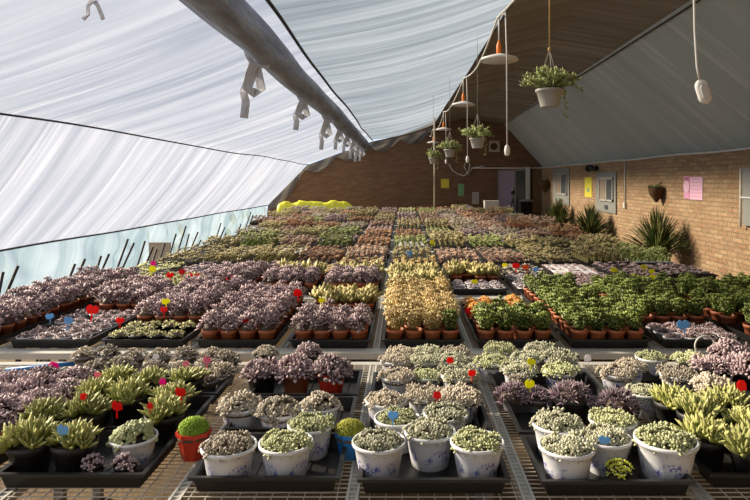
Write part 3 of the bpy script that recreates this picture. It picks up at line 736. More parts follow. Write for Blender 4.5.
def tray_row(bench, ci, ti, k, y0):
    x = COLX[ci]; t = empty if False else None
    bname = 'second' if bench == 1 else 'third'
    lb = f'black tray of {KIND[k][3].split(" in ")[0]}s, {ORD[ti]} tray back in column {ORD[ci]} from the film wall, {bname} bench'
    lb = f'black tray of {KIND[k][3].split(" in ")[0]}s, {ORD[ci]} column, {ORD[ti]} row of {bname} bench'
    o = link('nursery_tray', T_small, None, (x, y0+.162, TOP+.001)); tag(o, lb, 'tray', 'black trays on the '+bname+' bench')
    nm, fo, po, wd = KIND[k]
    if bench == 1 and ci == 5 and ti == 0: pass
    for r_ in range(3):
        for c_ in range(4):
            kk = k
            if bench == 1 and ci == 5 and ti == 0 and r_ == 0 and c_ == 3: kk = 'j'
            if bench == 1 and ci == 6 and ti == 1 and c_ in (1,): kk = 'd'
            if bench == 1 and ci == 6 and ti == 2 and R.random() < .5: kk = 'd'
            nm, fo, po, wd = KIND[kk]
            xx = x+(c_-1.5)*.098+R.uniform(-.004,.004); yy = y0+.055+r_*.104+R.uniform(-.004,.004)
            if not seen(xx, yy): continue
            if r_+ti > 0 and R.random() < (.14 if kk == 'j' else .07): continue
            rw = ti*3+r_
            lbl = f'{wd}, {ORD[c_]} of four in row {ORD[rw]}, column {ORD[ci]}, {bname} bench'
            if (bench, ci, ti, r_) == (1, 6, 0, 0) and c_ == 3: pass
            potted(nm, xx, yy, TZ, po, MID[fo][R.randrange(4)], lbl, 'potted plant', f'{wd.split(" in ")[0]}s of the {bname} bench', soil=False)
for ci, s_ in [(k-2, v) for k, v in L1.items() if k >= 2]:
    for ti, k in enumerate(s_):
        if seen(COLX[ci], 3.12+.34*ti+.3): tray_row(1, ci, ti, k, 3.105+.338*ti)
for ci, s_ in [(k-2, v) for k, v in L2.items() if k >= 2]:
    for ti, k in enumerate(s_): tray_row(2, ci, ti, k, 4.56+.338*ti)

# -------- farther trays: crowded seedlings, one tray a thing
def mass(W_, D_, seed, nx_=6, ny_=9, h=.055, ros=.026, lf=7):
    rr = random.Random(seed); q = MB()
    for i in range(nx_):
        for j in range(ny_):
            x = (i+.5)/nx_*W_-W_/2; y = (j+.5)/ny_*D_-D_/2; v0 = rr.random(); s_ = rr.uniform(.7,1.35); hh = rr.uniform(.6,1.45)
            q.lathe([(W_/nx_*.30,.0),(W_/nx_*.2,h*.7)], 6, cen=(x,y,0))
            for k_ in range(6*2): q.c[-1-k_] = (0,0,1)
            for _ in range(3):
                rosette(q, (x+rr.uniform(-.016,.016), y+rr.uniform(-.016,.016), h*hh*rr.uniform(.8,1.2)), (rr.uniform(-.4,.4), rr.uniform(-.4,.4), 1), ros*s_, lf, 'spat', rr, False, .5, e1=85, v0=v0)
    return q.mesh('seedlings')
def cells(W_, D_, nx_=6, ny_=9, h=.05):
    q = MB()
    for i in range(nx_):
        for j in range(ny_):
            x = (i+.5)/nx_*W_-W_/2; y = (j+.5)/ny_*D_-D_/2; a = W_/nx_*.47; b_ = D_/ny_*.47
            q.add([(x-a*.8,y-b_*.8,0),(x+a*.8,y-b_*.8,0),(x+a*.8,y+b_*.8,0),(x-a*.8,y+b_*.8,0),(x-a,y-b_,h),(x+a,y-b_,h),(x+a,y+b_,h),(x-a,y+b_,h)], [(4,5,6,7),(0,1,5,4),(1,2,6,5),(2,3,7,6),(3,0,4,7)])
    return q.mesh('cell_pack')
MASSES = [mass(.42,.60,200+s_, h=.058+.010*s_, ros=.028, lf=8) for s_ in range(4)]
MS = {}
for k in ('olive','rust','pinkmix','green','mauve','chalk','gold','yellowlow'):
    MS[k] = [use(a, k) for a in MASSES]
cell = cells(.37,.59); cell.materials.append(M['black_pot']); cellw = cell.copy(); cellw.materials.clear(); cellw.materials.append(M['white_pot'])
look = dict(olive='olive-green', rust='rust-red', pinkmix='pinkish-brown', green='fresh green', mauve='mauve', chalk='chalky grey', gold='golden', yellowlow='yellow-green')
rowpal = {3:['rust','rust','olive','olive','olive','rust','pinkmix','olive','pinkmix','pinkmix','olive','olive','green']}
RB = random.Random(11)
for b_ in range(2, 11):
    y0, L = BY[b_]
    for half in range(2):
        if b_ == 2 and half == 0: continue
        for ci, x in (list(enumerate(COLX)) if b_ < 7 else [(-1, -2.805)]+list(enumerate(COLX))):
            if b_ == 2: k = ['mauve','yellowlow','yellowlow','mauve','mauve','gold','gold','gold','gold','chalk','mauve','mauve','mauve'][ci+2]
            elif b_ == 3: k = rowpal[3][ci+2]
            else: k = RB.choice(['olive','olive','olive','rust','pinkmix','pinkmix','rust','green','chalk','olive','mauve'])
            if b_ >= 9 and ci == 10 and half: continue
            if b_ == 10 and half and ci in (8, 9, 10): continue
            lb = f'black tray of {look[k]} seedlings, {ORD[ci+(b_ >= 7)]} from the film wall, {["front","back"][half]} half, {ORD[b_]} bench'
            e = empty('seedling_tray', (x+RB.uniform(-.02,.02), y0+.345+half*.67, TOP+.001), lb, 'seedling tray', 'seedling trays of the farther benches', RB.uniform(-.03,.03))
            link('tray', T_big, e)
            link('cell_pack', cellw if RB.random() < .05 else cell, e, (0,0,.004))
            f = link('seedlings', MS[k][RB.randrange(4)], e, (0,.015,.012)); f['kind'] = 'stuff'
            f.rotation_euler[2] = PI*RB.randrange(2); f.scale = (1,1,RB.uniform(*((1.0,1.55),(.5,.85))[half])*(1.25 if b_ == 2 and k == 'gold' else .75 if k == 'yellowlow' else 1))

# ------------------------------------------------------------------ plant tags
def tagm(c, w_, h_, stem=.05, shape=0):
    q = MB(); t = .0008
    q.box((-.002,-t,-.020),(.002,t,0))
    if shape == 0: pts = [(-w_/2,0),(w_/2,0),(w_/2,h_*.7),(w_/4,h_),(-w_/4,h_),(-w_/2,h_*.7)]
    else:
        pts = [(-w_*.3,0),(w_*.25,.002),(w_*.55,h_*.25),(w_*.5,h_*.75),(w_*.22,h_*.95),(0,h_*.78),(-w_*.25,h_),(-w_*.56,h_*.7),(-w_*.5,h_*.22)]
    k = len(pts); q.add([(x,-t*1.2,z) for x,z in pts]+[(x,t*1.2,z) for x,z in pts], [tuple(range(k)), tuple(range(2*k-1,k-1,-1))]+[(i,i+k,(i+1)%k+k,(i+1)%k) for i in range(k)])
    me = q.mesh('plant_tag'); me.materials.append(M['tag_'+c]); return me
TM = {(c, s_): tagm(c, .030, .026, shape=s_) for c in ('red','pink','magenta','yellow','blue','white','orange') for s_ in (0,1)}
def TG(u, v, z, c, s_, label, size=1.0):
    """a tag whose head shows at (u, v) and stands at height z"""
    if v > 340: z -= .028
    Y = (CZ-z)*F/(v-VY); x = (u-VX)*Y/F
    o = link('plant_tag', TM[(c,s_)], None, (x, Y, z-.012)); o.rotation_euler = (R.uniform(-.2,.1), R.uniform(-.15,.15), R.uniform(-.35,.35)); o.scale = (size*.82,)*3
    tag(o, label, 'plant tag', 'coloured plastic plant tags')
z1 = .975
for a_ in [
 (53,368,.955,'magenta',0,'magenta tag standing in the ash-grey sprigs near the bench prop',1.7),
 (98,374,.955,'pink',1,'rose-pink tag between the ash-grey sprigs and yellow-green rosettes',1.0),
 (186,364,.95,'pink',0,'pale pink tag in the ash-grey sprigs, next to the tall one',1.1),
 (207,361,.955,'pink',1,'tall pink heart tag at the rim of the grey tray',1.5),
 (163,381,.985,'magenta',0,'small rose tag above the green-gold rosettes',1.0),
 (84,396,.985,'red',0,'narrow red tag between purple and yellow-green plants',1.0),
 (117,407,.985,'red',1,'low red tag in front of the yellow-green rosettes',1.5),
 (150,405,.99,'red',0,'upright red tag beside the plump bright green rosettes',.9),
 (181,393,.99,'red',1,'bright red tag among the upright green rosettes by the moss pot',1.5),
 (62,431,.975,'blue',1,'pale blue tag in the black-potted yellow-green plant',1.4),
 (304,364,.95,'magenta',1,'bright magenta tag on the mauve rosettes near the aisle',1.5),
 (393,415,1.0,'blue',1,'pale blue tag in the central column of white pots',1.2),
 (437,395,.97,'red',0,'small red tag in the middle of the central column',1.1),
 (472,373,.975,'red',1,'tall red tag at the steel strip side of the central column',1.2),
 (450,360,.97,'red',0,'low red label near the far end of the central column',1.1),
 (530,385,.93,'yellow',1,'lower yellow tag over the flat brown-mauve rosettes',1.5),
 (531,362,.97,'yellow',1,'upper yellow tag among the sage clumps',1.3),
 (604,440,.945,'blue',1,'blue tag in the clump behind the yellow blooms',1.2),
 (560,396,.93,'white',0,'white tag in the dark rosy rosettes',1.0),
 (742,387,.985,'red',0,'red tag above the pointed plants at the bench corner',1.6),
 (588,358,.97,'white',0,'slender white marker leaning between two groups of white pots',1.2),
 (156,356,.96,'white',0,'white marker in the ash-grey sprigs by the aisle',1.0),
 (92,312,.925,'red',1,'large red tag behind the small mauve-grey plants of the second bench',2.6),
 (120,321,.90,'red',1,'red tag at the corner of the yellow-green tray, second bench',1.6),
 (50,317,.90,'blue',1,'pale blue tag among small mauve-grey plants, by the film side',1.6),
 (68,322,.90,'blue',1,'pale blue butterfly tag in the middle of the small mauve-grey plants',2.0),
 (246,322,.92,'red',1,'red tag on the mauve plants at the tray front, second bench',1.4),
 (166,302,1.0,'yellow',1,'yellow tag on mauve plants of the second bench',1.6),
 (164,310,.97,'red',1,'small red tag below the yellow one on mauve plants',1.5),
 (298,294,.99,'red',0,'upper red tag near the olive-gold plants',2.0),
 (275,301,.95,'red',1,'lower red tag near the olive-gold plants',2.0),
 (322,301,1.0,'yellow',1,'yellow-green tag below the olive-gold plants',1.5),
 (469,312,.93,'red',0,'red tag beside the orange blooms',1.6),
 (684,327,.90,'blue',1,'pale blue tag in the tray of small plants near the jade plants',2.4),
 (152,270,.95,'yellow',0,'yellow tag on the low trays by the film skirt',2.2),
 (153,264,.96,'magenta',0,'magenta tag above the yellow one by the film skirt',1.8),
 (170,276,.92,'red',1,'first of the red tags scattered on yellow-green trays',2.0),
 (182,273,.92,'red',1,'second of the red tags scattered on yellow-green trays',2.2),
 (190,276,.91,'red',1,'third of the red tags scattered on yellow-green trays',1.8),
 (198,277,.91,'red',1,'last of the red tags scattered on yellow-green trays, by the red pots',2.0),
 (225,281,.92,'red',1,'red tag in front of the red-potted mauve plants',2.0),
 (234,279,.92,'pink',1,'pink tag in front of the red-potted mauve plants',2.0),
 (257,266,.93,'blue',1,'light blue tag behind the red-potted mauve plants',2.2),
 (516,267,.93,'red',1,'red tag on the lilac trays of the third bench',2.4),
 (505,266,.87,'yellow',1,'yellow tag on the lilac trays near the red one',2.0),
 (526,268,.92,'orange',1,'orange tag on the lilac trays beside the red one',2.0),
 (528,278,.89,'yellow',0,'narrow yellow tag standing in lilac plants',1.6),
 (536,270,.91,'blue',1,'blue tag beside the lilac trays',1.8),
 (475,283,.87,'yellow',1,'yellow tag in the chalky plants before the golden ones',2.0),
 (614,271,.94,'yellow',1,'yellow tag on pinkish plants, film-side of the cluster',2.0),
 (617,281,.87,'yellow',1,'yellow tag low on the pinkish plants',1.8),
 (634,277,.90,'yellow',1,'yellow tag in the middle of the pinkish plants',1.8),
 (644,268,.95,'yellow',1,'yellow tag highest among those on the pinkish plants',2.0),
 (653,279,.92,'yellow',1,'yellow tag lowest toward the brick wall',2.2),
 (652,272,.94,'yellow',1,'yellow tag near the strap-leaved plant',1.8),
 (515,256,.87,'red',1,'red tag on the fourth bench trays',2.2),
 (432,243,.95,'yellow',0,'yellow tag on olive seedlings, middle of the farther benches',2.2),
 (410,254,.93,'blue',1,'turquoise tag on the olive seedlings',2.2),
]: TG(*a_[:6], size=a_[6])

# ------------------------------------------------------------------ curtain roll and ties
e = empty('curtain_roll', (-1.16, 0, CZ+1.11), 'long dark grey rolled curtain slung under the sloping film roof', 'rolled curtain')
q = MB(); rr = random.Random(5); vs = []; fs = []; n_ = 22; ny_ = 170
for j in range(ny_+1):
    y = -.8+20.6*j/ny_
    pin = 0
    for i in range(n_):
        a = 2*PI*i/n_
        r_ = .140*(1+.05*math.sin(3*a+y*1.1)+.04*math.sin(2*a-y*.6+1)+.03*math.sin(y*2.6+a)+.022*math.sin(5*a+y*3.3))
        vs.append((r_*math.cos(a), y, r_*math.sin(a)-.01*math.sin(y*1.2)))
fs = [(j*n_+i, j*n_+(i+1) % n_, (j+1)*n_+(i+1) % n_, (j+1)*n_+i) for j in range(ny_) for i in range(n_)]+[tuple(range(n_)), tuple(range(ny_*n_+n_-1, ny_*n_-1, -1))]
q.add(vs, fs, 0, smooth=True); q.build('rolled_sheet', M['roll'], e)
def ribbon(q, pts, w_, t=.004):
    """cloth strip along pts"""
    vs = []; k = len(pts)
    for i, p in enumerate(pts):
        p = Vector(p); d = (Vector(pts[min(i+1,k-1)])-Vector(pts[max(i-1,0)])).normalized()
        s_ = d.cross(Vector((math.sin(i*.9)*.5, 1, 0))).normalized(); u = d.cross(s_).normalized()
        ww = w_*(1-.25*abs(math.sin(i*1.3)))/2
        for a, b_ in ((-1,-1),(1,-1),(1,1),(-1,1)): vs.append(p+s_*ww*a+u*t*b_)
    fs = [(i*4+j, i*4+(j+1)%4, i*4+4+(j+1)%4, i*4+4+j) for i in range(k-1) for j in range(4)]+[(0,3,2,1), (k*4-4,k*4-3,k*4-2,k*4-1)]
    q.add(vs, fs)
tie_words = ['nearest grey cloth tie hanging in a loop from the curtain roll','second grey cloth tie along the curtain roll','third grey cloth tie along the curtain roll','fourth grey cloth tie along the curtain roll','fifth pale cloth tie along the curtain roll','sixth pale cloth tie along the curtain roll','seventh pale cloth tie, near the end of the roll','last pale cloth tie at the far end of the roll']
for i, y in enumerate([5.0, 7.4, 9.7, 11.7, 13.3, 15.0, 16.6, 18.3]):
    x = -1.24; z = CZ+1.11-.125; rr = random.Random(i)
    e = empty('cloth_tie', (x, y, z), tie_words[i], 'tie', 'cloth ties along the curtain roll')
    q = MB()   # band hugging the roll
    ribbon(q, [(.08+.150*math.cos(a), .0, .125+.150*math.sin(a)) for a in np.linspace(PI*.75, PI*1.6, 10)], .05); q.build('band', M['ties'], e)
    s1 = rr.uniform(.8,1.15); s1 *= 1.0
    q = MB(); ribbon(q, [(0,0,0),(-.05,.02,-.10*s1),(-.09,.0,-.22*s1),(-.07,0,-.30*s1),(-.085,0,-.42*s1)], .085); q.build('tail', M['ties'], e)
    q = MB(); ribbon(q, [(.0,0,0),(.03,.03,-.09*s1),(.06,.0,-.20*s1),(.0,-.01,-.23*s1),(-.05,-.02,-.20*s1),(-.03,0,-.10*s1),(0,0,0)], .10); q.build('loop', M['ties'], e)
e = empty('cloth_tie', (-1.86, 3.6, 2.74), 'short grey strip pair dangling from the film, apart from the roll', 'tie', 'cloth ties along the curtain roll')
for s_ in (-1, 1):
    q = MB(); ribbon(q, [(0,0,.02),(s_*.03,0,-.02),(s_*.04+.01,0,-.07),(s_*.06,0,-.10)], .03); q.build('tail', M['ties'], e)

# ------------------------------------------------------------------ pendant lamps on a slack cable
LX, LYs = .88, [5.5, 8.75, 13.0, 17.4]
allY = [-.8, 2.2]+LYs+[19.9]
pts = []
for a, b_ in zip(allY[:-1], allY[1:]):
    for k in range(8):
        f = k/8; y = a+(b_-a)*f; pts.append((LX+.015*math.sin(y), y, CZ+1.50-.16*math.sin(PI*f)*min(1,(b_-a)/4)))
pts.append((LX, 19.95, CZ+1.5))
q = MB(); q.tube(pts, .010, 6); tag(q.build('lamp_cable', M['wcable']), 'slack white cable running the length of the house above the lamps', 'cable')
lw = ['largest round white pendant lamp with an orange socket','second white pendant lamp along the cable','third white pendant lamp along the cable','fourth and smallest-looking white pendant lamp near the brick end wall']
sw = ['white pull switch on the cord below the first pendant lamp','white pull switch on the cord below the second pendant lamp','white pull switch on the cord below the third pendant lamp']
sz = [.27,.31,.41]
for i, y in enumerate(LYs):
    e = empty('pendant_lamp', (LX, y, CZ+1.12), lw[i], 'lamp', 'white pendant lamps in a line')
    q = MB(); q.lathe([(.03,.045),(.05,.04),(.165,.005),(.178,-.012),(.172,-.020),(.02,-.018),(.0001,-.018)], 36); q.build('lamp_shade', M['lamp'], e)
    q = MB(); q.lathe([(.020,.04),(.024,.06),(.024,.12),(.014,.15),(.008,.17),(.0001,.17)], 14); q.build('socket', M['orange'], e)
    q = MB(); q.tube([(0,0,.16),(0,0,.385)], .008, 6); q.build('cord', M['wcable'], e)
    if i < 3:
        q = MB(); q.tube([(.0,.19,.385),(.03,.02,.37),(.037,-.01,0),(.04,-.01,(sz[i]-1.12)+.04)], .0065, 6)
        e2 = empty('pull_switch', (LX, y-.19, CZ+1.12), sw[i], 'switch', 'white pull switches')
        q.build('cord', M['wcable'], e2)
        q = MB(); zz = sz[i]-1.12; q.lathe([(.008,.05),(.020,.035),(.026,0),(.022,-.035),(.012,-.048),(.0001,-.048)], 16, cen=(.04,-.01,zz)); q.build('switch_body', M['lamp'], e2)
# near switch on its own cable
e = empty('pull_switch', (1.10, 2.2, CZ+.33), 'big white switch dangling on a thick white cord in front of the grey roof slope', 'switch', 'white pull switches')
q = MB(); q.tube([(-.035,0,1.51),(-.035,0,.45),(-.03,0,.22),(-.022,0,.09),(-.012,0,.04)], .0045, 8); q.build('cord', M['wcable'], e)
q = MB()
def caps(q, mi, sx, sy, z0, z1, n_=20):
    prof_ = [(0,.0),(.25,.62),(.6,.92),(1,1)]
    vs = []; fs = []; L_ = [(z1-(z1-z0)*t*.28, k) for t, k in prof_]+[(z0+(z1-z0)*.28*(t), k) for t, k in prof_[::-1]]
    for z, k in L_:
        for i in range(n_): a = 2*PI*i/n_; vs.append((max(k,.15)*sx*math.copysign(abs(math.cos(a))**.8, math.cos(a)), max(k,.15)*sy*math.copysign(abs(math.sin(a))**.8, math.sin(a)), z))
    m_ = len(L_); fs = [(k*n_+i, k*n_+(i+1)%n_, (k+1)*n_+(i+1)%n_, (k+1)*n_+i) for k in range(m_-1) for i in range(n_)]+[tuple(range(n_)), tuple(range(m_*n_-1, m_*n_-n_-1, -1))]
    q.add(vs, fs, mi, smooth=True)
caps(q, 0, .024, .014, -.05, .045); body = o = q.build('switch_body', M['lamp'], e); o.rotation_euler = (0, -.30, 0)
q = MB(); caps(q, 0, .015, .004, -.033, .025); o = q.build('rocker', M['wcable'], body, (.0,-.0145,0))

# ------------------------------------------------------------------ hanging planters
def trailing(rad, n_, L, seed, droop=.10):
    rr = random.Random(seed); q = MB()
    for i in range(n_):
        a = rr.uniform(0, 2*PI); o_ = rad*rr.uniform(.2,1.0)*2.3; hgt = rr.uniform(.04,.14)*(1.3-o_/rad/2.6)
        p0 = np.array((math.cos(a)*rad*.4, math.sin(a)*rad*.4, 0)); p1 = np.array((math.cos(a)*o_*.7, math.sin(a)*o_*.7, hgt+.03)); p2 = np.array((math.cos(a)*o_, math.sin(a)*o_, hgt+.03-droop*rr.uniform(-.4,.8)*(o_/rad/1.9)))
        q.tube([tuple(p0), tuple(p1), tuple(p2)], .0022, 4)
        for k in range(9):
            t = .15+.85*k/8; p = p0*(1-t)**2+2*p1*t*(1-t)+p2*t*t
            for _ in range(3):
                leaf(q, p, np.array([rr.uniform(-1,1), rr.uniform(-1,1), rr.uniform(-.2,1.0)]), np.array((0,0,1.0)), L*rr.uniform(.7,1.2), L*.5, 'round', False, .6, .1, rr.random())
    for k in range(10):   # one long trailing strand
        p = np.array((rad*1.05, -.02, -.015*k*1.4)); leaf(q, p, np.array([rr.uniform(-1,1), rr.uniform(-1,1), -.4]), np.array((0,1.0,0)), L, L*.5, 'round', False, .6, .1, rr.random())
    q.tube([(rad*.5,-.02,.03),(rad*1.05,-.02,.02),(rad*1.05,-.02,-.21)], .002, 4)
    me = q.mesh('foliage'); me.materials.append(LM['trail']); return me
hang = [(1.10,4.5,CZ+.555,.105,'largest hanging planter, white swirled pot with a trailing green plant on an orange rope', 1.0),
        (.93,7.5,CZ+.41,.10,'second hanging planter, pale pot with bushy green plant behind the long cord',.95),
        (.78,10.0,CZ+.40,.10,'third hanging planter, pale pot lower beside the thin cords',.9),
        (.58,11.5,CZ+.33,.09,'smallest-looking hanging planter beside the support pole',.85)]
for i, (x, y, z, rad, lb, s_) in enumerate(hang):
    e = empty('hanging_planter', (x,y,z), lb, 'hanging plant', 'hanging planters under the roof')
    q = MB(); q.lathe([(rad*.62,0),(rad*.66,.008),(rad*.92,rad*1.05),(rad*1.02,rad*1.08),(rad*1.02,rad*1.25),(rad*.94,rad*1.25),(rad*.86,rad*1.0),(rad*.6,.012),(.0001,.012)], 28); o = q.build('pot', M['lightgrey'], e)
    q = MB(); q.lathe([(rad*.88,rad*1.05),(rad*.88,rad*1.12),(.0001,rad*1.2)], 16); q.build('soil', M['soil'], e)
    o = link('foliage', trailing(rad, int(80*s_), .032, 300+i), e, (0,0,rad*1.15))
    top = rad*1.25+.30
    for k in range(3):
        a = k*2.09+.5; q = MB(); q.tube([(math.cos(a)*rad, math.sin(a)*rad, rad*1.2),(0,0,top)], .003, 5); q.build('hanger_string', M['thread'], e)
    ztop = 3.04+(x+1.04)/2.04*.5-.10*max(0,math.sin(PI*min(1,(x+1.04)/2.04))) - z
    if i == 0: ztop = 3.54+ (1.10-1.16)*.2+ .0 - z
    q = MB(); q.tube([(0,0,top),(0,0,ztop)], [.006,.006] if i == 0 else .003, 6); q.build('rope', M['twine' if i == 0 else 'thread'], e)
    if i == 0:
        q = MB(); q.lathe([(.0001,.02),(.014,.012),(.014,-.012),(.0001,-.02)], 10, cen=(0,0,top)); q.build('knot', M['twine'], e)

# ------------------------------------------------------------------ wall things
def rw(u): return (4.6*F)/(u-VX)        # depth along the right wall of picture column u
def rz_(v, Y): return CZ-(v-VY)*Y/F
def wallwin(num, u0, u1, v0, v1, lb):
    ya, yb = rw(u1), rw(u0); ym = (ya+yb)/2; zt, zb = rz_(v0, yb if num == 1 else ym), rz_(v1, ya)
    o = bpy.data.objects.new('window_%d' % num, None); col.objects.link(o); struct(o); o.location = (4.6, ym, 0)
    h = (yb-ya)/2
    q = MB(); q.box((-.03,-h,zb),(0,h,zt)); q.build('window_surround', M['grey_metal'], o)
    fz0, fz1 = zb+(zt-zb)*.28, zt-(zt-zb)*.14; f0, f1 = -h*.82, h*.58
    q = MB()
    for a in ((f0,f0+.04),(f1-.04,f1)): q.box((-.06,a[0],fz0),(-.03,a[1],fz1))
    q.box((-.06,f0,fz0),(-.03,f1,fz0+.04)); q.box((-.06,f0,fz1-.04),(-.03,f1,fz1)); q.box((-.06,-.16,fz0),(-.03,-.13,fz1))
    fr_ = q.build('window_frame', M['lightgrey'], o)
    q = MB(); q.box((-.045,f0+.03,fz0+.03),(-.032,-.14,fz1-.03)); q.build('pane', M['darkglass'], fr_)
    q = MB(); q.box((-.045,-.13,fz0+.03),(-.032,f1-.03,fz1-.03)); q.build('pane', M['glass_tan'], fr_)
    q = MB(); q.box((-.05,-h*.25,zb+.08),(-.03,h*.0,zb+.17)); q.build('vent', M['darkglass'], o)
wallwin(1, 554, 570, 169, 206, ''); wallwin(2, 597, 617, 172, 214, '')
# posters
ya, yb = rw(592), rw(585); q = MB(); z0, z1 = rz_(197, 14.9), rz_(177, 14.9)
q.box((4.592, ya, z0),(4.598, yb, z1)); o = q.build('wall_poster', M['yelp']); tag(o, 'yellow paper notice on the brick wall between the two grey windows', 'poster')
q = MB(); q.box((-.002,-.1,-.07),(.0,.08,.03)); c_ = q.build('printed_patch', M['grnp'], None); c_.parent = o; c_.location = (4.592,(ya+yb)/2,(z0+z1)/2-.05)
ya, yb = rw(703), rw(684.5); z0, z1 = rz_(199.5, 9.5), rz_(176, 9.5)
e = empty('wall_poster', (4.597, (ya+yb)/2, (z0+z1)/2), 'pink card poster on the sunlit brick wall', 'poster')
h = (yb-ya)/2; hz = (z1-z0)/2
q = MB(); q.box((-.006,-h,-hz),(-.0,h*.45,hz*.92)); q.build('sheet', M['pinkl'], e)
q = MB(); q.box((-.010,h*.35,-hz*.95),(-.0,h*.98,hz)); q.build('side_panel', M['pinkp'], e)
q = MB()
vs = [(-.014, h*.68+.105*math.cos(a)*1.0, .02+.10*math.sin(a)) for a in np.linspace(0,2*PI,18,endpoint=False)]
q.add(vs+[(-.010,y_,z_) for _,y_,z_ in vs], [tuple(range(18))]+[(i,(i+1)%18,(i+1)%18+18,i+18) for i in range(18)]); q.build('round_patch', M['pinkl'], e)
q = MB(); q.box((-.012,h*.45,hz*.45),(-.0,h*.9,hz*.9)); q.build('dark_patch', M['dpink'], e)
q = MB()
for k in range(6): q.box((-.008,-h*.85,-hz*.75+k*.055),(-.0055,h*.3,-hz*.75+k*.055+.012))
q.build('printed_line', M['pinkp'], e); 
# spotlight
Yl = rw(597); e = empty('spotlight', (4.56, Yl, rz_(168,Yl)), 'black twin-headed spotlight above the second grey window', 'spotlight')
q = MB(); q.box((-.02,-.06,-.05),(.04,.06,.05)); q.build('bracket', M['blackp'], e)
for s_ in (-1,1): q = MB(); q.lathe([(.03,-.08),(.09,.06),(.085,.06),(.0001,.0)], 14); o = q.build('lamp_head', M['blackp'], e, (-.10,s_*.13,-.02)); o.rotation_euler = (s_*.9, -1.2, 0)
# conduits
q = MB(); Yc = rw(626); q.tube([(4.58,Yc,2.09),(4.58,Yc,rz_(205,Yc))], .015); q.box((4.55,Yc-.04,rz_(205,Yc)-.06),(4.6,Yc+.04,rz_(205,Yc)+.05)); tag(q.build('conduit_drop', M['whitepipe']), 'short white conduit dropping down the brick wall past the second window', 'conduit')
Yc = rw(745.5); e = empty('meter_cabinet', (4.595, Yc-.25, 1.0), 'grey panel edged by a white pipe at the picture edge of the brick wall', 'cabinet')
q = MB(); q.box((-.05,-.5,.08),(0,.22,rz_(168,Yc)-1.0)); q.build('panel', M['grey_metal'], e)
q = MB(); q.tube([(-.06,.25,.05),(-.06,.25,rz_(168,Yc)-1.0)], .014); q.tube([(-.06,.25,rz_(197.5,Yc)-1),(-.06,-.5,rz_(197.5,Yc)-1)], .012); q.build('pipe', M['whitepipe'], e)
# wall baskets
def basket(u, v, s_, lb, seed):
    Y = rw(u); e = empty('wall_basket', (4.6-.10*s_, Y, rz_(v,Y)), lb, 'wall planter')
    q = MB(); q.lathe([(.02*s_,-.20*s_),(.12*s_,-.06*s_),(.15*s_,.05*s_),(.14*s_,.06*s_),(.0001,.05*s_)], 16)
    q.build('basket', M['basket'], e)
    rr = random.Random(seed); q = MB()
    for k in range(70):
        a = rr.uniform(0,2*PI); r_ = .14*s_*math.sqrt(rr.random()); p = np.array((max(-.2,min(.06*s_,r_*math.cos(a))), r_*math.sin(a), .05*s_)); leaf(q, p, np.array([rr.uniform(-1,.2), rr.uniform(-1,1), rr.uniform(-.1,1.4)]), np.array((0,0,1.0)), .09*s_, .022*s_, 'point', False, .6, .1, rr.random())
    me = q.mesh('foliage'); me.materials.append(LM['agave']); link('foliage', me, e)
    q = MB(); q.tube([(.10*s_-.01,0,.16*s_),(0,-.10*s_,.05*s_)], .006, 5); q.tube([(.10*s_-.01,0,.16*s_),(0,.10*s_,.05*s_)], .006, 5); q.build('hanger', M['wire'], e)
basket(662,191,1.0,'dark wall planter basket with sparse leaves, hung near the pink poster',1)
basket(549,184,1.3,'brown wall basket near the corner past the first window',2)
# back-wall things
def backbox(name, u0,u1,v0,v1, mat, lb, cat, th=.05, Y=None, extra=None):
    Y = Y or (Y1-.001); (xa, zt), (xb, zb) = px(u0,v0,Y), px(u1,v1,Y); q = MB(); q.box((xa,Y-th,zb),(xb,Y,zt)); o = q.build(name, M[mat]); tag(o, lb, cat); return o
o = backbox('wall_speaker', 489,499,141,152,'beige','beige square speaker box high on the dark brick wall','speaker',.16)
q = MB(); q.lathe([(.0001,.01),(.09,.008),(.12,0),(.12,-.004)], 20); c_ = q.build('grille', M['basket'], None); c_.parent = o; a_ = px(494,146.5,Y1-.17); c_.location = (a_[0],Y1-.162,a_[1]); c_.rotation_euler = (PI/2,0,0)
backbox('wall_poster', 441,449,179,188,'yelp','small yellow notice on the dark end wall beside the pole','poster',.01)
backbox('wall_poster', 458,464,184,196,'grnp','small green notice on the dark end wall','poster',.01)
o = backbox('wall_poster', 472,479,192,204,'lightgrey','framed grey notice low on the dark end wall next to the door','poster',.02)
# support pole
xx, zz = px(434.5,128,16); q = MB(); q.tube([(xx,16,0),(xx,16,3.36)], .022, 10); tag(q.build('support_pole', M['beige']), 'thin upright tan pole standing among the far benches', 'pole')
# cable tangle near the speaker
q = MB(); rr = random.Random(9); a_ = px(468,170,Y1-.1); pts = [px(452,166,Y1-.05)]
q.tube([(px(u,v,Y1-.05)[0], Y1-.05, px(u,v,Y1-.05)[1]) for u,v in ((449,164),(452,170),(458,174),(464,176),(468,172),(470,165),(467,160),(464,166),(468,175),(472,168),(478,167),(484,166))], .018, 6)
tag(q.build('cable_tangle', M['whitepipe']), 'tangled pale cable looping on the dark end wall', 'cable')
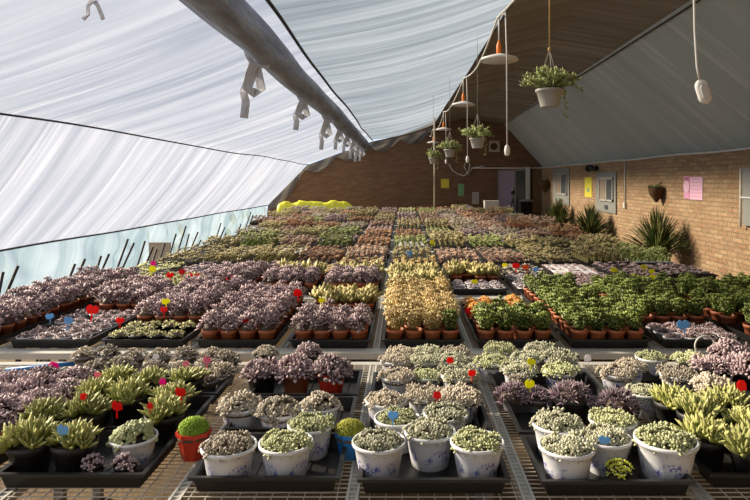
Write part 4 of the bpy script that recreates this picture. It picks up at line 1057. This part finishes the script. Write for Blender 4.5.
# far bench goods
xx, zz = px(491.5,211,17.2); q = MB(); q.box((xx-.20,17.1,TOP+.001),(xx+.20,17.4,TOP+.30)); q.box((xx-.21,17.09,TOP+.27),(xx+.21,17.41,TOP+.305)); tag(q.build('storage_box', M['whitepipe']), 'white lidded box on the farthest bench in front of the door', 'box')
rr = random.Random(4); q = MB(); xx = px(466,0,17.2)[0]; vs = []; n_ = 18
for k, (r_, z_) in enumerate([(.20,0),(.23,.05),(.19,.11),(.10,.16),(.03,.19)]):
    for i in range(n_): a = 2*PI*i/n_; s_ = 1+.22*math.sin(3*a+k)+rr.uniform(-.08,.08); vs.append((r_*s_*math.cos(a), r_*s_*math.sin(a)*.6, z_))
q.add(vs, [(k*n_+i,k*n_+(i+1)%n_,(k+1)*n_+(i+1)%n_,(k+1)*n_+i) for k in range(4) for i in range(n_)]+[tuple(range(4*n_,5*n_)), tuple(range(n_))[::-1]], 0, smooth=True)
tag(q.build('plastic_bag', M['whitepipe'], None, (xx,17.25,TOP+.001)), 'crumpled white plastic bag on the farthest bench', 'bag')
# yellow tarpaulin lump at the film-side end
q = MB(); vs = []; nx_, ny_ = 46, 12; xa, xb = px(276,0,17.75)[0], px(352,0,17.75)[0]; rr = random.Random(3)
for j in range(ny_+1):
    for i in range(nx_+1):
        fx, fy = i/nx_, j/ny_; e_ = min(1, (min(fx,1-fx)*9))**.5; s_ = math.sin(PI*fy)**.5 if 0 < fy < 1 else 0
        vs.append((xa+(xb-xa)*fx, 17.70+.55*fy, (.92+.14*e_+.035*math.sin(fx*23)*math.sin(fx*7)+rr.uniform(-.022,.022))*s_ if s_ else .0))
q.add(vs, [(j*(nx_+1)+i, j*(nx_+1)+i+1, (j+1)*(nx_+1)+i+1, (j+1)*(nx_+1)+i) for j in range(ny_) for i in range(nx_)]+[tuple(range(nx_+1))[::-1]], 0, smooth=True)
tag(q.build('tarpaulin', M['tarp']), 'bright yellow tarpaulin draped over a long heap against the far end', 'tarpaulin')
# tripod in front of the door
xx = px(513,0,18.6)[0]; e = empty('camera_tripod', (xx,18.6,0), 'black tripod standing before the lavender door', 'tripod')
for a in (2.6, -.4, 1.3):
    q = MB(); q.tube([(0,0,1.15),(math.cos(a)*.30, math.sin(a)*.2, 0)], [.02,.013], 8); q.build('leg', M['blackp'], e)
q = MB(); q.tube([(0,0,1.0),(0,0,1.25)], .022); q.build('column', M['blackp'], e)
q = MB(); q.box((-.06,-.05,1.25),(.06,.05,1.36)); q.tube([(0,0,1.3),(.02,-.05,1.45)], .03); q.build('tripod_head', M['blackp'], e)
e = empty('waste_bin', (px(519.5,0,18.6)[0]+.30,19.0,0), 'dark slender bin beside the tripod at the door', 'bin')
q = MB(); q.lathe([(.15,0),(.19,1.0),(.20,1.0),(.20,1.03),(.17,1.03),(.13,.02),(.0001,.02)], 18); q.build('bin_body', M['blackp'], e)
q = MB(); q.lathe([(.21,1.03),(.21,1.06),(.10,1.09),(.0001,1.10)], 18); q.build('bin_lid', M['grey_metal'], e)
# stakes along the film skirt
SK = [(-3,302,3,272),(4,299,18,266),(37,290,39,283),(45,291,49,280),(66,287,75,264),(72,289,85,259),(94,278,101,256),(99,277,109,254),(117,269,128,239),(123,267,134,243),(137,267,145,241),(146,264,153,247),(152,264,157,249),(159,262,165,243),(170,254,176,234),(177,254,186,226),(185,250,189,234),(190,251,198,232),(195,252,201,240),(215,242,221,223),(219,241,225,227),(223,240,226,233),(237,236,241,224),(243,235,251,212),(246,235,253,215)]
rr = random.Random(2)
for i, (u0,v0,u1,v1) in enumerate(SK):
    X = -3.02; Y = -X*F/(VX-u0); zt = CZ-(v1-VY)*Y/F; xt = (u1-VX)*Y/F
    zb0 = CZ-(v0-VY)*Y/F
    k = (xt-X)/max(.05, zt-zb0); xb = X-k*zb0
    xb = max(xb, -4.4)
    q = MB(); q.tube([(xb,Y,0),(xt,Y,zt)], .012, 6)
    tag(q.build('film_stake', M['stake']), f'dark leaning stake by the film skirt, {["first","second","third","fourth","fifth","sixth","seventh","eighth","ninth","tenth","eleventh","twelfth","thirteenth","fourteenth","fifteenth","sixteenth","seventeenth","eighteenth","nineteenth","twentieth","twenty-first","twenty-second","twenty-third","twenty-fourth","twenty-fifth"][i]} counted from the near end', 'stake', 'leaning stakes along the film skirt')
# tan board leaning at the skirt
q = MB(); q.box((-3.56,8.40,0),(-3.26,8.43,.81)); tag(q.build('leaning_board', M['beige']), 'tan board standing behind the stakes at the film skirt', 'board')
# blue stick and prop on the front bench
q = MB(); q.tube([(-1.80,2.72,TOP+.012),(-1.50,2.80,TOP+.022)], .010, 8); tag(q.build('blue_stick', M['blue_pot']), 'blue stick lying at the back corner of the front bench', 'stick')
# wire ring by the mauve heap
q = MB(); X_, Y_ = rimpos(705,345,.13); q.tube([(X_+.045*math.cos(a), Y_, .93+.045*math.sin(a)) for a in np.linspace(0,2*PI,20)], .004, 6); q.tube([(X_,Y_,.80),(X_,Y_,.888)], .003, 6); tag(q.build('wire_ring', M['wcable']), 'pale wire ring standing beside the big mauve rosettes', 'ring')

# ------------------------------------------------------------------ strap-leaved plants along the brick wall
def strap(rad, H, n_, seed, lim):
    rr = random.Random(seed); q = MB()
    for i in range(n_):
        a = rr.uniform(0,2*PI); f = rr.random(); out = rad*(.12+.95*f**1.3); h = H*(1-.55*f*f)*rr.uniform(.75,1.05); w_ = rr.uniform(.026,.048)
        d = np.array((math.cos(a), math.sin(a), 0)); s_ = np.array((-math.sin(a), math.cos(a), 0)); b0 = d*rad*.12*f
        k = 7; vs = []; cs = []; v_ = rr.random()
        for j in range(k):
            t = j/(k-1); p = b0+d*out*t**1.7+np.array((0,0,1.0))*h*(t-.18*f*t**3)*1.12; ww = w_*(1-t**2.5)*.5+.001
            vs += [tuple(p-s_*ww), tuple(p+np.array((0,0,-.006))+d*.004), tuple(p+s_*ww), tuple(p+np.array((0,0,.004)))]; cs += [(v_, t**4 if v_ > .6 else 0, 0)]*4
        vs = [(min(p[0], lim), p[1], p[2]) for p in vs]
        q.add(vs, [(j*4+i2, j*4+(i2+1)%4, (j+1)*4+(i2+1)%4, (j+1)*4+i2) for j in range(k-1) for i2 in range(4)], 0, cs, True)
    me = q.mesh('foliage'); me.materials.append(LM['agave']); return me
for i, (u, Y, rad, H, lb) in enumerate([(664,9.9,.50,.62,'largest dark strap-leaved plant in a pot at the foot of the brick wall'),(593,13.4,.52,.55,'middle strap-leaved plant against the brick wall under the second window'),(560,16.4,.42,.60,'strap-leaved plant farthest along the brick wall below the first window')]):
    X = (u-VX)*Y/F; X = min(X, 4.6-rad*.8)
    e = empty('potted_strap_plant', (X,Y,0), lb, 'potted plant', 'strap-leaved plants along the brick wall')
    q = MB(); q.lathe([(.15,0),(.20,.28),(.22,.28),(.22,.33),(.19,.33),(.14,.02),(.0001,.02)], 20); q.build('pot', M['black_pot'], e)
    q = MB(); q.lathe([(.18,.29),(.18,.30),(.0001,.31)], 14); q.build('soil', M['soil'], e)
    link('foliage', strap(rad, H+.22, 380, 400+i, 4.57-X), e, (0,0,.30))
